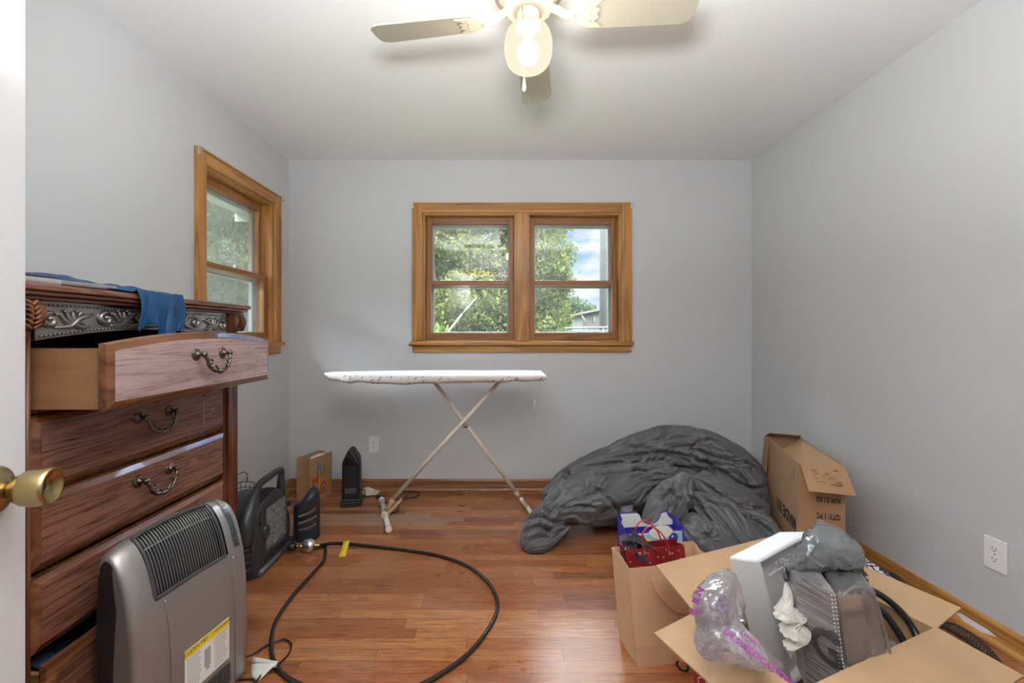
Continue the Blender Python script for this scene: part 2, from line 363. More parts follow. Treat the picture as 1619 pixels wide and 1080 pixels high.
# ---- windows. local frame: x along the wall, y outwards, z up ; origin at wall plane
def window(name, M, units, z0, z1, mats, cw=.073, mull=None):
    cx, cz, sx, sz = mats      # casing along / up, sash along / up
    x0 = units[0][0]; x1 = units[-1][1]
    bm = nb()
    box(bm, (x0-cw, -.018, z0), (x0, 0, z1+cw), M); box(bm, (x1, -.018, z0), (x1+cw, 0, z1+cw), M)
    box(bm, (x0-cw-.001, -.0186, z0), (x0-cw+.012, -.024, z1+cw), M); box(bm, (x1+cw-.012, -.0186, z0), (x1+cw+.001, -.024, z1+cw), M)
    for u in units[1:]:
        box(bm, (u[0]-.076, -.016, z0), (u[0], .10, z1), M)
    win = struct(name, bm, cz, bevel=.004)
    bm = nb(); box(bm, (x0, -.018, z1), (x1, 0, z1+cw), M); box(bm, (x0-cw, -.025, z1+cw-.012), (x1+cw, -.0181, z1+cw), M)
    obj('head_casing', bm, cx, win, bevel=.003)
    bm = nb()
    for u in units:
        box(bm, (u[0], .0, z0), (u[0]+.018, .13, z1), M); box(bm, (u[1]-.018, .0, z0), (u[1], .13, z1), M)
    obj('jamb', bm, cz, win)
    bm = nb()
    for u in units: box(bm, (u[0]+.018, 0, z1-.012), (u[1]-.018, .13, z1), M); box(bm, (u[0]+.018, .03, z0), (u[1]-.018, .15, z0+.012), M)
    obj('head_jamb', bm, cx, win)
    bm = nb(); box(bm, (x0-cw-.012, -.045, z0-.028), (x1+cw+.012, .03, z0), M); obj('window_stool', bm, cx, win, bevel=.006)
    bm = nb(); box(bm, (x0-cw, -.018, z0-.078), (x1+cw, 0, z0-.0285), M); obj('apron', bm, cx, win, bevel=.004)
    for u in units:
        a, b = u[0]+.020, u[1]-.020; zm = z0+.012+(z1-z0-.024)*.455
        def sash(nm, y, za, zb, top, bot, stile=.040):
            bm = nb()
            box(bm, (a, y, za), (a+stile, y+.032, zb), M); box(bm, (b-stile, y, za), (b, y+.032, zb), M)
            s = obj(nm, bm, sz, win, bevel=.004)
            bm = nb(); box(bm, (a+stile, y, zb-top), (b-stile, y+.032, zb), M); box(bm, (a+stile, y, za), (b-stile, y+.032, za+bot), M)
            obj('rail', bm, sx, s, bevel=.004)
            bm = nb(); box(bm, (a+stile, y+.014, za+bot), (b-stile, y+.018, zb-top), M); obj('pane', bm, GLASS, s)
            return s
        sash('upper_sash', .066, zm-.016, z1-.013, .052, .036)
        lo = sash('lower_sash', .030, z0+.012, zm+.022, .034, .056)
        cxm = (a+b)/2
        bm = nb()
        ring = [(cxm+(.034 if math.cos(t) > 0 else -.034)+.012*math.cos(t), .029, z0+.040+.012*math.sin(t)) for t in [2*PI*k/20+.01 for k in range(20)]]
        tube(bm, [M @ V(p) for p in ring], .0025, 6, closed=True)
        obj('finger_lift', bm, sx, lo)
        bm = nb(); box(bm, (cxm-.022, .034, zm+.022), (cxm+.022, .056, zm+.030), M); tube(bm, [M @ V((cxm-.012, .044, zm+.036)), M @ V((cxm+.03, .038, zm+.038))], .005, 8)
        lathe(bm, [(.010, 0), (.010, .012), (.004, .016)], M @ T(cxm, .046, zm+.028), 12)
        obj('sash_lock', bm, CHROME, lo, bevel=.001)
        # storm window outside
        bm = nb(); y = .105; s = .052
        A, B, Z0, Z1 = u[0]+.018, u[1]-.018, z0+.012, z1-.012
        box(bm, (A, y, Z0), (A+s, y+.024, Z1), M); box(bm, (B-s, y, Z0), (B, y+.024, Z1), M)
        box(bm, (A+s, y, Z1-.078), (B-s, y+.024, Z1), M); box(bm, (A+s, y, Z0), (B-s, y+.024, Z0+.060), M); box(bm, (A+s, y, zm-.03), (B-s, y+.02, zm+.008), M)
        st = obj('storm_window', bm, VINYL, win, bevel=.002)
        bm = nb(); box(bm, (A+s, y+.010, Z0+.060), (B-s, y+.0125, Z1-.078), M); obj('pane', bm, GLASS, st)
    bm = nb()
    for x in (x0-cw+.004, x1+cw-.004):
        box(bm, (x-.007, -.030, z1+cw-.045), (x+.007, -.024, z1+cw-.004), M); box(bm, (x-.004, -.045, z1+cw-.03), (x+.004, -.030, z1+cw-.022), M)
    for x in (x0-cw-.02,): box(bm, (x-.004, -.03, z0-.03), (x+.01, -.0, z0-.014), M)
    obj('curtain_bracket', bm, CHROME, win, bevel=.001)
    return win
MB_ = T(0, YB, 0)
window('window_1', MB_, [(bx0, WB(817)), (WB(833), bx1)], bz0, bz1, (TRIMX, TRIM, SASHX, SASHZ))
MLW = Matrix(((0, -1, 0, XL), (1, 0, 0, 0), (0, 0, 1, 0), (0, 0, 0, 1)))
window('window_2', MLW, [(ly0, ly1)], lz0, lz1, (TRIMY, TRIM, SASHY, SASHZ))

# ---- door
dd_ = V((-math.sin(math.radians(19)), math.cos(math.radians(19)), 0)); dn = V((math.cos(math.radians(19)), math.sin(math.radians(19)), 0))
H0 = V((-.475, -.055, 0))
MD = frame(H0, dd_, -dn, V((0, 0, 1)))
bm = nb(); box(bm, (0, 0, .012), (.76, .036, 2.04), MD)
door = struct('door_1', bm, WHITE_DOOR, bevel=.003)
K = H0+dd_*.695; K.z = P(5, 777, K.y).z
MK = frame(K, V((0, 0, 1)), dd_, dn)
bm = nb(); lathe(bm, [(.034, 0), (.034, .003), (.031, .007), (.024, .011), (.014, .014), (.012, .016)], MK, 32)
ros = obj('knob_rosette', bm, BRASS, door)
bm = nb(); lathe(bm, [(.011, .012), (.012, .020), (.018, .025), (.024, .034), (.0262, .046), (.0268, .058), (.0262, .063), (.0245, .0655), (.0225, .064), (.018, .0595), (.010, .056), (.0045, .055), (.004, .05)], MK, 40)
kb = obj('door_knob', bm, BRASS, door)
bm = nb(); lathe(bm, [(.0042, .0545), (.0042, .0556)], MK, 14); obj('keyhole', bm, BLACK, kb)

# ---- outlets
def outlet(name, M, label):
    t = thing(name, label, 'outlet', (M @ V((0, 0, 0))))
    bm = nb(); box(bm, (-.038, 0, -.060), (.038, .006, .060), M); pl = obj('cover_plate', bm, WHITE, t, bevel=.003)
    for s in (1, -1):
        bm = nb(); poly = []
        for k in range(24):
            a = 2*PI*k/24; poly.append((max(-.0165, min(.0165, .0185*math.cos(a))), .0145*math.sin(a)+s*.0195))
        prism(bm, poly, M @ frame(V((0, .006, 0)), V((1, 0, 0)), V((0, 0, 1)), V((0, 1, 0))), .0015); r = obj('receptacle', bm, WHITE, t)
        bm = nb()
        box(bm, (-.0075, .0074, s*.0195-.001), (-.0055, .0079, s*.0195+.008), M); box(bm, (.0050, .0074, s*.0195-.001), (.0070, .0079, s*.0195+.007), M)
        lathe(bm, [(.0026, 0), (.0026, .0005)], M @ T(0, .0074, s*.0195-.007) @ rot('X', -90), 12)
        obj('slot', bm, BLACK, r)
    bm = nb(); lathe(bm, [(.003, 0), (.002, .001)], M @ T(0, .006, 0) @ rot('X', -90), 10); obj('screw', bm, CHROME, t)
o1 = P(591.5, 703, YB)
outlet('wall_outlet', frame(o1, V((1, 0, 0)), V((0, -1, 0)), V((0, 0, 1))), 'white duplex outlet low on the back wall under the ironing board')
yo = XR*FL/(1575-VX)
outlet('wall_outlet', frame(V((XR, yo, P(1575, 877, yo).z)), V((0, -1, 0)), V((-1, 0, 0)), V((0, 0, 1))), 'white duplex outlet on the right wall above the big open cardboard box')

# ================================================================== ceiling fan
CREAM = flat('cream_enamel', (.52, .46, .36), .4)
CREAMD = flat('cream_fan_blade', (.40, .37, .29), .5)
fan = thing('ceiling_fan', 'cream ceiling fan with a lit glass globe and four blades on the white ceiling', 'ceiling fan', (FANX, FANY, ZC))
MF = T(FANX, FANY, 0)
bm = nb(); lathe(bm, [(.075, ZC), (.085, 2.41), (.105, 2.38), (.118, 2.34), (.12, 2.29), (.112, 2.262), (.095, 2.252), (.090, 2.250)][::-1], MF, 48)
obj('motor_housing', bm, CREAM, fan)
bm = nb(); lathe(bm, [(.093, 2.2495), (.096, 2.242), (.094, 2.232), (.080, 2.222), (.076, 2.212), (.060, 2.205), (.05, 2.204)][::-1], MF, 48)
for k in range(8):
    a = 2*PI*(k+.5)/8; lathe(bm, [(.006, 2.216), (.006, 2.210), (.003, 2.208)], T(FANX+.07*math.cos(a), FANY+.07*math.sin(a), 0), 10)
obj('mounting_ring', bm, CREAM, fan)
bm = nb(); lathe(bm, [(.036, 2.2035), (.038, 2.197), (.038, 2.168), (.042, 2.163), (.042, 2.156), (.030, 2.152)][::-1], MF, 36)
fit = obj('light_fitter', bm, CREAM, fan)
# globe: thin lit milk glass
n = NT('milk_glass_globe'); t_ = n.t
tr = n.n('ShaderNodeBsdfTransparent', {'Color': (1, .97, .9, 1)}); em = n.n('ShaderNodeEmission', {'Color': (1, .84, .64, 1), 'Strength': 1.0})
df = n.n('ShaderNodeBsdfDiffuse', {'Color': (.25, .22, .18, 1)})
lw = n.n('ShaderNodeLayerWeight', {'Blend': .3})
a1 = n.n('ShaderNodeAddShader'); t_.links.new(em.outputs[0], a1.inputs[0]); t_.links.new(df.outputs[0], a1.inputs[1])
mg = n.n('ShaderNodeMixShader', {'Fac': .5}); t_.links.new(tr.outputs[0], mg.inputs[1]); t_.links.new(em.outputs[0], mg.inputs[2]); t_.links.new(mg.outputs[0], n.o.inputs[0])
n.set(mg, 'Fac', n.math('MULTIPLY_ADD', lw.outputs['Facing'], .22, .74))
bm = nb(); gp = [(.042, 2.162), (.050, 2.157), (.063, 2.146), (.0725, 2.128), (.077, 2.108), (.078, 2.088), (.0765, 2.066), (.071, 2.046), (.061, 2.031), (.046, 2.022), (.026, 2.0175), (.006, 2.017)]
lathe(bm, [(p.x, p.y) for p in catmull([(r, z, 0) for r, z in gp], 4)], MF, 56, cap=False)
obj('glass_globe', bm, n.m, fan, smooth=True)
bm = nb(); lathe(bm, [(.008, 2.150), (.010, 2.14), (.012, 2.128), (.009, 2.118)], MF, 16); obj('bulb_socket', bm, CREAM, fit)
n = NT('lit_bulb'); em = n.n('ShaderNodeEmission', {'Color': (1, .90, .76, 1), 'Strength': 340}); n.t.links.new(em.outputs[0], n.o.inputs[0])
bm = nb(); lathe(bm, [(.036*math.cos(a), 2.072+.036*math.sin(a)) for a in [math.radians(-88+i*14.3) for i in range(12)]]+[(.012, 2.117)], MF, 24); obj('bulb', bm, n.m, fit, smooth=True)
BL = [171, 82, -6, 260]
for ang in BL:
    M = MF @ rot('Z', ang) @ T(0, 0, 2.198)
    bm = nb()
    tube(bm, [M @ V(p) for p in catmull([(.075, 0, .016), (.10, 0, .004), (.122, 0, -.010), (.150, 0, -.012)], 5)], [.012]*16, 10)
    Mp = M @ T(.150, 0, -.010) @ rot('X', -12)
    # trefoil plate with scalloped mouth
    prism(bm, [(0, -.018), (.02, -.036), (.05, -.048), (.088, -.050), (.075, -.034), (.062, -.026), (.078, -.012), (.070, 0), (.078, .012), (.062, .026), (.075, .034), (.088, .050), (.05, .048), (.02, .036), (0, .018), (-.008, 0)], Mp @ T(0, 0, -.008), .005)
    for sy in (-1, 0, 1): lathe(bm, [(.006, -.011), (.006, -.008), (.001, -.0115)][:2], Mp @ T(.045, sy*.024, 0), 10)
    iron = obj('blade_iron', bm, CREAM, fan, bevel=.002)
    bm = nb()
    o2 = [(.03, -.050), (.06, -.056), (.20, -.061), (.345, -.064), (.368, -.055), (.378, -.036), (.380, 0), (.378, .036), (.368, .055), (.345, .064), (.20, .061), (.06, .056), (.03, .050)]
    prism(bm, o2, Mp @ T(0, 0, -.0028), .006)
    obj('blade', bm, CREAMD, fan, bevel=.0015)
bm = nb(); tube(bm, [V((FANX-.022, FANY-.035, 2.19)), V((FANX-.022, FANY-.062, 2.18)), V((FANX-.022, FANY-.066, 2.16)), V((FANX-.022, FANY-.079, 2.12))], .0012, 6)
obj('light_pull_chain', bm, BRASS, fan)
bm = nb(); ch = V((FANX-.018, FANY-.09, 0))
tube(bm, [ch+V((0, .03, 2.21)), ch+V((0, 0, 2.19)), ch+V((0, 0, 1.940))], .0012, 6); obj('fan_pull_chain', bm, CREAM, fan)
bm = nb(); lathe(bm, [(.002, 1.942), (.004, 1.930), (.0065, 1.910), (.007, 1.903), (.004, 1.897), (.002, 1.896)][::-1], T(ch.x, ch.y, 0), 16); obj('pull_weight', bm, CREAM, fan)

# ================================================================== chest of drawers
DW = woodmat('cherry_dresser_y', (.045, .013, .008), (.135, .047, .026), (.25, .112, .072), 'Y', 1.9, .28, bump=.3, rings=13, fa=.85)
DWF = woodmat('cherry_drawer_moulding', (.07, .022, .009), (.15, .052, .02), (.22, .085, .036), 'Y', 1, .2, rings=5); DWF.node_tree.nodes['Principled BSDF'].inputs['Coat Weight'].default_value = .8
DWZ = woodmat('cherry_dresser_z', (.055, .014, .008), (.13, .04, .018), (.22, .08, .035), 'Z', 1, .3)
DWP = woodmat('cherry_pink_glare_y', (.25, .155, .145), (.39, .275, .26), (.45, .33, .315), 'Y', 1.7, .26, bump=.12, rings=11)  # cherry with pinkish glare put into its colour, for the open top drawer
DWI = woodmat('birch_drawer_side', (.25, .11, .042), (.33, .155, .065), (.40, .205, .095), 'X', .7, .5)
PEW = flat('silvered_carving', (.34, .325, .31), .27, .8, var=.25, vscale=25)
INK = flat('dark_recess', (.01, .009, .009), .8)
DF = -1.13           # plane of the closed drawer fronts
dr = thing('chest_of_drawers', 'carved dark cherry chest of drawers against the left wall, top drawer pulled open', 'chest of drawers', (-1.35, 1.43, 0))
Y0, Y1 = .975, 1.872
bm = nb()
box(bm, (XL+.032, Y0, .05), (DF-.03, Y0+.02, 1.24)); box(bm, (XL+.032, Y1-.02, .05), (DF-.03, Y1, 1.24)); box(bm, (XL+.03, Y0+.0205, .05), (XL+.04, Y1-.0205, 1.24))
for z in (.13, .368, .569, .7625, .966, 1.21): box(bm, (XL+.041, Y0+.0205, z-.008), (DF-.031, Y1-.0205, z+.003))
box(bm, (DF-.03, Y0, .05), (DF-.008, Y0+.075, 1.24)); box(bm, (DF-.03, Y1-.078, .05), (DF-.008, Y1, 1.24))
obj('carcass', bm, DWZ, dr, bevel=.002)
bm = nb()
box(bm, (XL+.026, Y0-.03, 1.262), (DF+.045, Y1+.022, 1.278)); box(bm, (XL+.026, Y0-.022, 1.251), (DF+.036, Y1+.014, 1.2615)); box(bm, (XL+.026, Y0-.012, 1.241), (DF+.022, Y1+.006, 1.2505))
obj('top_slab', bm, DW, dr, bevel=.004)
bm = nb(); box(bm, (XL+.05, Y0-.008, 0), (DF+.006, Y1+.008, .05)); obj('plinth', bm, DW, dr, bevel=.006)
for ya in (Y0+.004, Y1-.078+.004):       # reeded pilasters
    bm = nb(); box(bm, (DF-.0075, ya, .125), (DF-.002, ya+.070, 1.165))
    for k in range(5): tube(bm, [V((DF-.001, ya+.009+k*.013, .145)), V((DF-.001, ya+.009+k*.013, 1.150))], .0058, 10)
    box(bm, (DF-.0075, ya-.003, .0505), (DF+.010, ya+.073, .1245))
    obj('pilaster', bm, DWZ, dr)
    # carved scroll bracket at the top of the pilaster
    bm = nb()
    prof = catmull([(0, 1.166, 0), (.022, 1.172, 0), (.036, 1.188, 0), (.040, 1.208, 0), (.034, 1.228, 0), (.02, 1.2395, 0)], 4)
    poly = [(-.007, 1.166)]+[(p.x, p.y) for p in prof]+[(-.007, 1.2395)]
    prism(bm, poly, frame(V((DF-.001, ya+.001, 0)), V((1, 0, 0)), V((0, 0, 1)), V((0, 1, 0))), .068)
    for s in range(2):
        for k in range(6):
            zz = 1.175+k*.011; xx = DF+.028+.012*math.sin(PI*(k+1)/7)
            yc = ya+.036; dy = (.026-.002*k)*(1 if s else -1)
            tube(bm, catmull([(xx+.004, yc+dy*.12, zz-.005), (xx+.006, yc+dy*.5, zz+.004), (xx+.001, yc+dy, zz+.008)], 4), [.0042, .0045, .0045, .0044, .004, .0036, .003, .0024, .0015][:9], 6)
    obj('carved_bracket', bm, DWZ, dr)
# silver frieze, arched underside
YA, YC = Y0+.080, Y1-.082
def arch(y, a, b, z0, h):
    u = (y-a)/(b-a)*2-1; return z0+h*(1-u*u)
bm = nb(); N = 24
ys = [YA+(YC-YA)*k/N for k in range(N+1)]
prism(bm, [(y, arch(y, YA, YC, 1.142, .030)) for y in ys]+[(YC, 1.2395), (YA, 1.2395)], frame(V((DF-.012, 0, 0)), V((0, 1, 0)), V((0, 0, 1)), V((1, 0, 0))), .014)
fr = obj('carved_frieze', bm, PEW, dr)
XF = DF+.004
bm = nb()
for k in range(66):
    y = YA+.012+(YC-YA-.024)*k/65
    lathe(bm, [(.0008, -.0035), (.0032, 0), (.0008, .0035)], T(XF, y, 1.2305), 6)
    lathe(bm, [(.0008, -.0035), (.0032, 0), (.0008, .0035)], T(XF, y, arch(y, YA, YC, 1.1505, .030)), 6)
obj('beading', bm, PEW, fr)
bm = nb()
def curl(cy, cz, s, m, r0=.007, turns=1.35, a0=0):     # spiral scroll
    pts = []
    for k in range(22):
        t = k/21; a = a0+turns*2*PI*t; r = s*(1-.85*t); pts.append(V((XF, cy+m*r*math.cos(a), cz+r*math.sin(a)*.9)))
    tube(bm, pts, [1.25*r0*(.35+.65*math.sin(PI*(.15+.75*k/21))) for k in range(22)], 7)
def stroke(pts, r): 
    p = catmull([(XF+.001, y, z) for y, z in pts], 5); tube(bm, p, [1.25*r*(.25+.75*math.sin(PI*(.06+.88*i/(len(p)-1)))) for i in range(len(p))], 7)
yc = (YA+YC)/2
for m in (-1, 1):
    for q in (0, 1):
        b = yc+m*(.045+.155*q)
        zc = 1.202-.008*q
        if q == 0: curl(b+m*.015, zc, .018, m, .005)
        curl(b+m*.135, zc-.002, .022, -m, .0062, 1.2, 1.2)
        stroke([(b+m*.02, zc+.018), (b+m*.06, zc+.004), (b+m*.085, zc-.016), (b+m*.125, zc-.020)], .0062)
        stroke([(b+m*.03, zc-.014), (b+m*.055, zc-.018), (b+m*.08, zc-.004), (b+m*.095, zc+.020)], .0052)
        stroke([(b+m*.045, zc-.010), (b+m*.072, zc+.000), (b+m*.078, zc+.022)], .0048)
        stroke([(b+m*.04, zc+.012), (b+m*.056, zc+.020), (b+m*.062, zc+.010)], .004)
        stroke([(b+m*.062, zc-.018), (b+m*.09, zc-.008), (b+m*.112, zc+.016)], .0045)
        for dy, dz in ((.066, .024), (.098, .023), (.118, .014)): lathe(bm, [(.0012, -.0045), (.0046, -.002), (.005, .001), (.0015, .0045)], T(XF+.001, b+m*dy, zc+dz), 8)
obj('scroll_ornament', bm, PEW, fr)
def loopfront(bm, y0, y1, z0, z1, X, th, inset, arc=0, depth=.013):
    """raised drawer front facing +x: square edge, chamfer, flat field"""
    def ring(d, x):
        n_ = 16; top = []
        for k in range(n_+1):
            y = (y1-d)-(y1-y0-2*d)*k/n_; top.append((x, y, arch(y, y0, y1, z1, arc)-d))
        return [(x, y0+d, z0+d), (x, y1-d, z0+d)]+top
    R = [ring(0, X-th), ring(0, X-depth), ring(.004, X-depth*.45), ring(inset, X-.0005), ring(inset+.003, X)]
    v = [[bm.verts.new(p) for p in r] for r in R]
    for a, b in zip(v, v[1:]):
        for k in range(len(a)): bm.faces.new((a[k], a[(k+1) % len(a)], b[(k+1) % len(a)], b[k])).material_index = 0
    f = bm.faces.new(v[-1]); f.material_index = 1
    bm.faces.new(v[0][::-1])
def pull(parent, y, z, X):
    M = frame(V((X, y, z)), V((0, 1, 0)), V((0, 0, 1)), V((1, 0, 0)))
    bm = nb()
    for s in (-1, 1):
        Mr = M @ T(s*.064, .012, 0)
        lathe(bm, [(.019, 0), (.019, .003), (.016, .005), (.015, .0045), (.012, .008), (.006, .011), (.0045, .020), (.009, .023), (.010, .028), (.006, .033), (.001, .034)], Mr, 24)
        for k in range(12):
            a = 2*PI*k/12; lathe(bm, [(.001, .002), (.003, .004), (.001, .0065)], Mr @ T(.0145*math.cos(a), .0145*math.sin(a), 0), 6)
    pts = catmull([(-.064, .008, .026), (-.056, -.004, .030), (-.050, -.022, .031), (-.036, -.036, .032), (-.016, -.043, .033), (0, -.044, .034), (.016, -.043, .033), (.036, -.036, .032), (.050, -.022, .031), (.056, -.004, .030), (.064, .008, .026)], 6)
    nn_ = len(pts); tube(bm, [M @ p for p in pts], [.0042+.0018*abs(math.sin(i/nn_*PI*7)) + (.003 if abs(i-nn_/2) < 3 else 0) for i in range(nn_)], 10)
    for s in (-1, 1):      # leaf curls on the bail
        tube(bm, [M @ V(p) for p in catmull([(s*.05, -.008, .031), (s*.040, -.004, .033), (s*.036, -.012, .034), (s*.042, -.018, .034)], 5)], .0032, 8)
        tube(bm, [M @ V(p) for p in catmull([(s*.034, -.030, .033), (s*.026, -.024, .036), (s*.018, -.031, .036), (s*.012, -.038, .036)], 5)], .003, 8)
    lathe(bm, [(.001, -.009), (.007, -.006), (.0085, 0), (.007, .006), (.001, .009)], M @ T(0, -.044, .034) @ rot('Y', 90), 12)
    return obj('drawer_pull', bm, PULL, parent)
DY0, DY1 = 1.050, 1.790
def drawer(z0, z1, out, arc=0, body=False, hz=None, mat=None):
    X = DF+out
    bm = nb(); loopfront(bm, DY0, DY1, z0, z1, X, .021 if out > .02 else .020, .019, arc, .013 if out > .1 else .018)
    d = obj('drawer', bm, [DWF, mat or DW], dr)
    if out > .02:
        zb = z1-.03 if out < .1 else z1-.012
        bm = nb(); xb = DF-.35+out
        box(bm, (xb, DY0+.012, z0+.004), (X-.0215, DY0+.024, zb)); box(bm, (xb, DY1-.024, z0+.004), (X-.0215, DY1-.012, zb))
        box(bm, (xb, DY0+.0245, z0+.006), (X-.0215, DY1-.0245, z0+.012)); box(bm, (xb, DY0+.0245, z0+.0125), (xb+.012, DY1-.0245, zb-.01))
        obj('drawer_box', bm, DWI, d)
    pull(d, (DY0+DY1)/2, hz or (z0+z1)/2+.02, X)
    return d
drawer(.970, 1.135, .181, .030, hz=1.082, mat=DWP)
d2 = drawer(.767, .958, 0, hz=.885)
drawer(.575, .757, 0, hz=.688)
drawer(.374, .563, 0, hz=.48)
drawer(.145, .358, .038, hz=.27)
bm = nb()      # dribble marks of white paint on the second drawer
for y, z, L in ((1.655, .90, .085),): box(bm, (DF, y, z-L), (DF+.0006, y+.0025, z))
for k in range(16):
    y = 1.66+random.random()*.08; z = .84+random.random()*.05; r = .0012+random.random()*.002; lathe(bm, [(r, 0), (r, .0006)], frame(V((DF, y, z)), V((0, 1, 0)), V((0, 0, 1)), V((1, 0, 0))), 6)
obj('paint_splatter', bm, flat('dried_white_splash', (.45, .38, .35), .6), d2)
bm = nb()       # crumpled dark clothing in the bottom drawer
def fz(p, s=1.0, o=4): return noise.fractal(V(p)*s, 1.0, 2.0, o)
surf(bm, lambda u, v: V((-1.42+.285*v, 1.09+.66*u, .335+.05*fz((u*3, v*3, 1), 1.5)+.012*math.sin(9*u+4*v)-.02*abs(2*v-1)**4-.02)), 40, 14)
tag(obj('folded_clothing', bm, flat('navy_cloth', (.012, .03, .07), .7), None, solid=.008), 'dark navy clothing bulging inside the ajar bottom drawer of the chest', 'clothing')

# --- things on top of the chest
BLUE = NT('blue_satin'); co = BLUE.coord(); f_ = BLUE.noise(co, 8, 4)
BLUE.base(BLUE.mix(f_, (.0, .02, .095), (.001, .078, .225))); BLUE.rough(.38); BLUE.bump(BLUE.noise(BLUE.coord((20, 20, 20)), 3, 5, .6, 1.5), .5, .01); BLUE = BLUE.m
bm = nb()
XE = DF+.047
def cloth(u, v):
    # u along the chest, v from back (0) over the edge (.62) and down (1)
    w = max(0, (v-.45)/.55)
    y = (.90+u*.575)*(1-w)+(1.295+u*.165)*w if v < 1 else 1.295+u*.165
    ww = min(1, max(0, (v-.30)/.3)); y = (.88+u*.76)*(1-ww)+(1.290+u*.185)*ww
    fold = math.sin(u*17+3*v)*.5+math.sin(u*31+5*v+1)*.3
    n1 = fz((u*4, v*3, 5), 1.2)
    if v < .62:
        t = v/.62; x = -1.46+(XE+1.46)*t
        z = 1.283+.020*(1-t)*(1+n1*.9)+.016*abs(fold)*(1-.2*t)+.052*math.exp(-((u-.72)/.48)**2)*math.exp(-((t-.34)/.17)**2)*(1+.25*n1)*.46
        if t > .93: z -= (t-.93)*.06
    else:
        t = (v-.62)/.38; L = .118+.018*u-.025*math.sin(u*9)
        x = XE+.010*math.sin(min(1, t*3)*PI/2)+.010*fold*t+.004; z = 1.283+.008*(1-t)-L*t+.003*n1
        y += .010*math.sin(u*12+t*5)*t - .012*t*(u-.5)
    return V((x, y, z))
surf(bm, cloth, 70, 60)
tag(obj('blue_cloth', bm, BLUE, None, solid=.0025), 'shiny blue cloth lying on the chest of drawers and hanging over its front edge', 'cloth')
MET = flat('grey_remote_plastic', (.28, .28, .29), .35, .2); MDK = flat('dark_grey_plastic', (.07, .07, .075), .4)
rm = thing('remote_control', 'flat grey handset with keys lying on the front edge of the chest of drawers', 'remote', (-1.15, 1.19, 1.2845), math.radians(-4))
bm = nb(); box(bm, (-.028, -.075, -.0005), (.028, .082, .012)); obj('case', bm, MET, rm, world=False, bevel=.004)
bm = nb()
for i in range(7):
    for j in range(3): box(bm, (-.018+j*.013, -.05+i*.016, .012), (-.009+j*.013, -.040+i*.016, .0145))
obj('keys', bm, MDK, rm, world=False, bevel=.001)
bx = thing('small_box', 'small silver-grey box with a dark lid beside the handset on the chest', 'box', (-1.14, 1.055, 1.2785))
bm = nb(); box(bm, (-.035, -.045, 0), (.035, .045, .017)); obj('case', bm, flat('silver_plastic', (.42, .42, .43), .3, .3), bx, world=False, bevel=.006)
bm = nb(); box(bm, (-.033, -.043, .0175), (.033, .043, .022)); obj('lid', bm, MDK, bx, world=False, bevel=.003)
bm = nb(); box(bm, (-1.44, 1.60, 1.279), (-1.26, 1.84, 1.297))
tag(obj('flat_case', bm, flat('pale_grey_plastic', (.48, .49, .5), .35, .2), None, bevel=.006), 'thin pale grey case at the far end of the chest top behind the blue cloth', 'case')

# ================================================================== silver ceramic heater
SIL = flat('silver_heater_plastic', (.315, .295, .28), .33, .55, var=.05, vscale=200)
SILD = flat('dark_heater_rim', (.05, .05, .052), .35)
ht = thing('ceramic_heater', 'silver-grey portable tower heater with a curved black grille in front of the chest of drawers', 'heater', (-.898, 1.312, 0), math.radians(-10.5))
HP = catmull([(0, .015, 0), (.0, .10, 0), (-.002, .24, 0), (-.008, .36, 0), (-.022, .45, 0), (-.045, .53, 0), (-.072, .580, 0), (-.100, .603, 0), (-.122, .600, 0), (-.138, .575, 0), (-.145, .50, 0), (-.150, .30, 0), (-.150, .015, 0)], 8)
HP = [(p.x, p.y) for p in HP]
def hp(s):     # point on the profile, s in 0..1 by index
    f = s*(len(HP)-1); i = min(int(f), len(HP)-2); t = f-i
    return HP[i][0]*(1-t)+HP[i+1][0]*t, HP[i][1]*(1-t)+HP[i+1][1]*t
def hn(s):
    a = hp(max(0, s-.01)); b = hp(min(1, s+.01)); d = V((b[0]-a[0], b[1]-a[1])).normalized(); return d.y, -d.x
HWd = .195
bm = nb()
def hbody(u, v):   # u around profile, v across
    a = (v*2-1)
    y = a*HWd; e = max(0, (abs(a)-.80)/.20)
    sh = 1-math.sqrt(max(0, 1-e*e))
    x, z = hp(u); cx_, cz_ = -.078, .28
    k = 1-.16*sh
    zt = z-.018*sh*(z/.6) - .022*(a*a)*(z > .3)*(z-.3)/.3
    return V((cx_+(x-cx_)*(1-.30*sh), y*(1-.05*(1-min(1, z/.15))), zt))
def vv(j, n): # more samples near ends
    return j
NV = 41
vs_ = [0, .004, .012, .025, .04, .06, .08, .10]; vs_ = vs_+[.1+.8*k/24 for k in range(1, 24)]+[1-q for q in vs_[::-1]]
NU = len(HP)
gd = [[bm.verts.new(hbody(i/(NU-1), v)) for v in vs_] for i in range(NU)]
s_g0 = next(i for i in range(NU) if HP[i][1] > .432); s_g1 = next(i for i in range(NU) if HP[i][0] < -.100)
def ing(i, v): return s_g0 <= i < s_g1 and .175 < v < .79
for i in range(NU-1):
    for j in range(len(vs_)-1):
        vm = (vs_[j]+vs_[j+1])/2
        if ing(i, vm): continue
        f = bm.faces.new((gd[i][j], gd[i+1][j], gd[i+1][j+1], gd[i][j+1])); f.smooth = True
        if HP[i][0] < -.10 and HP[i][1] < .56 or (HP[i][1] < .03 and HP[i][0] < -.05): f.material_index = 1
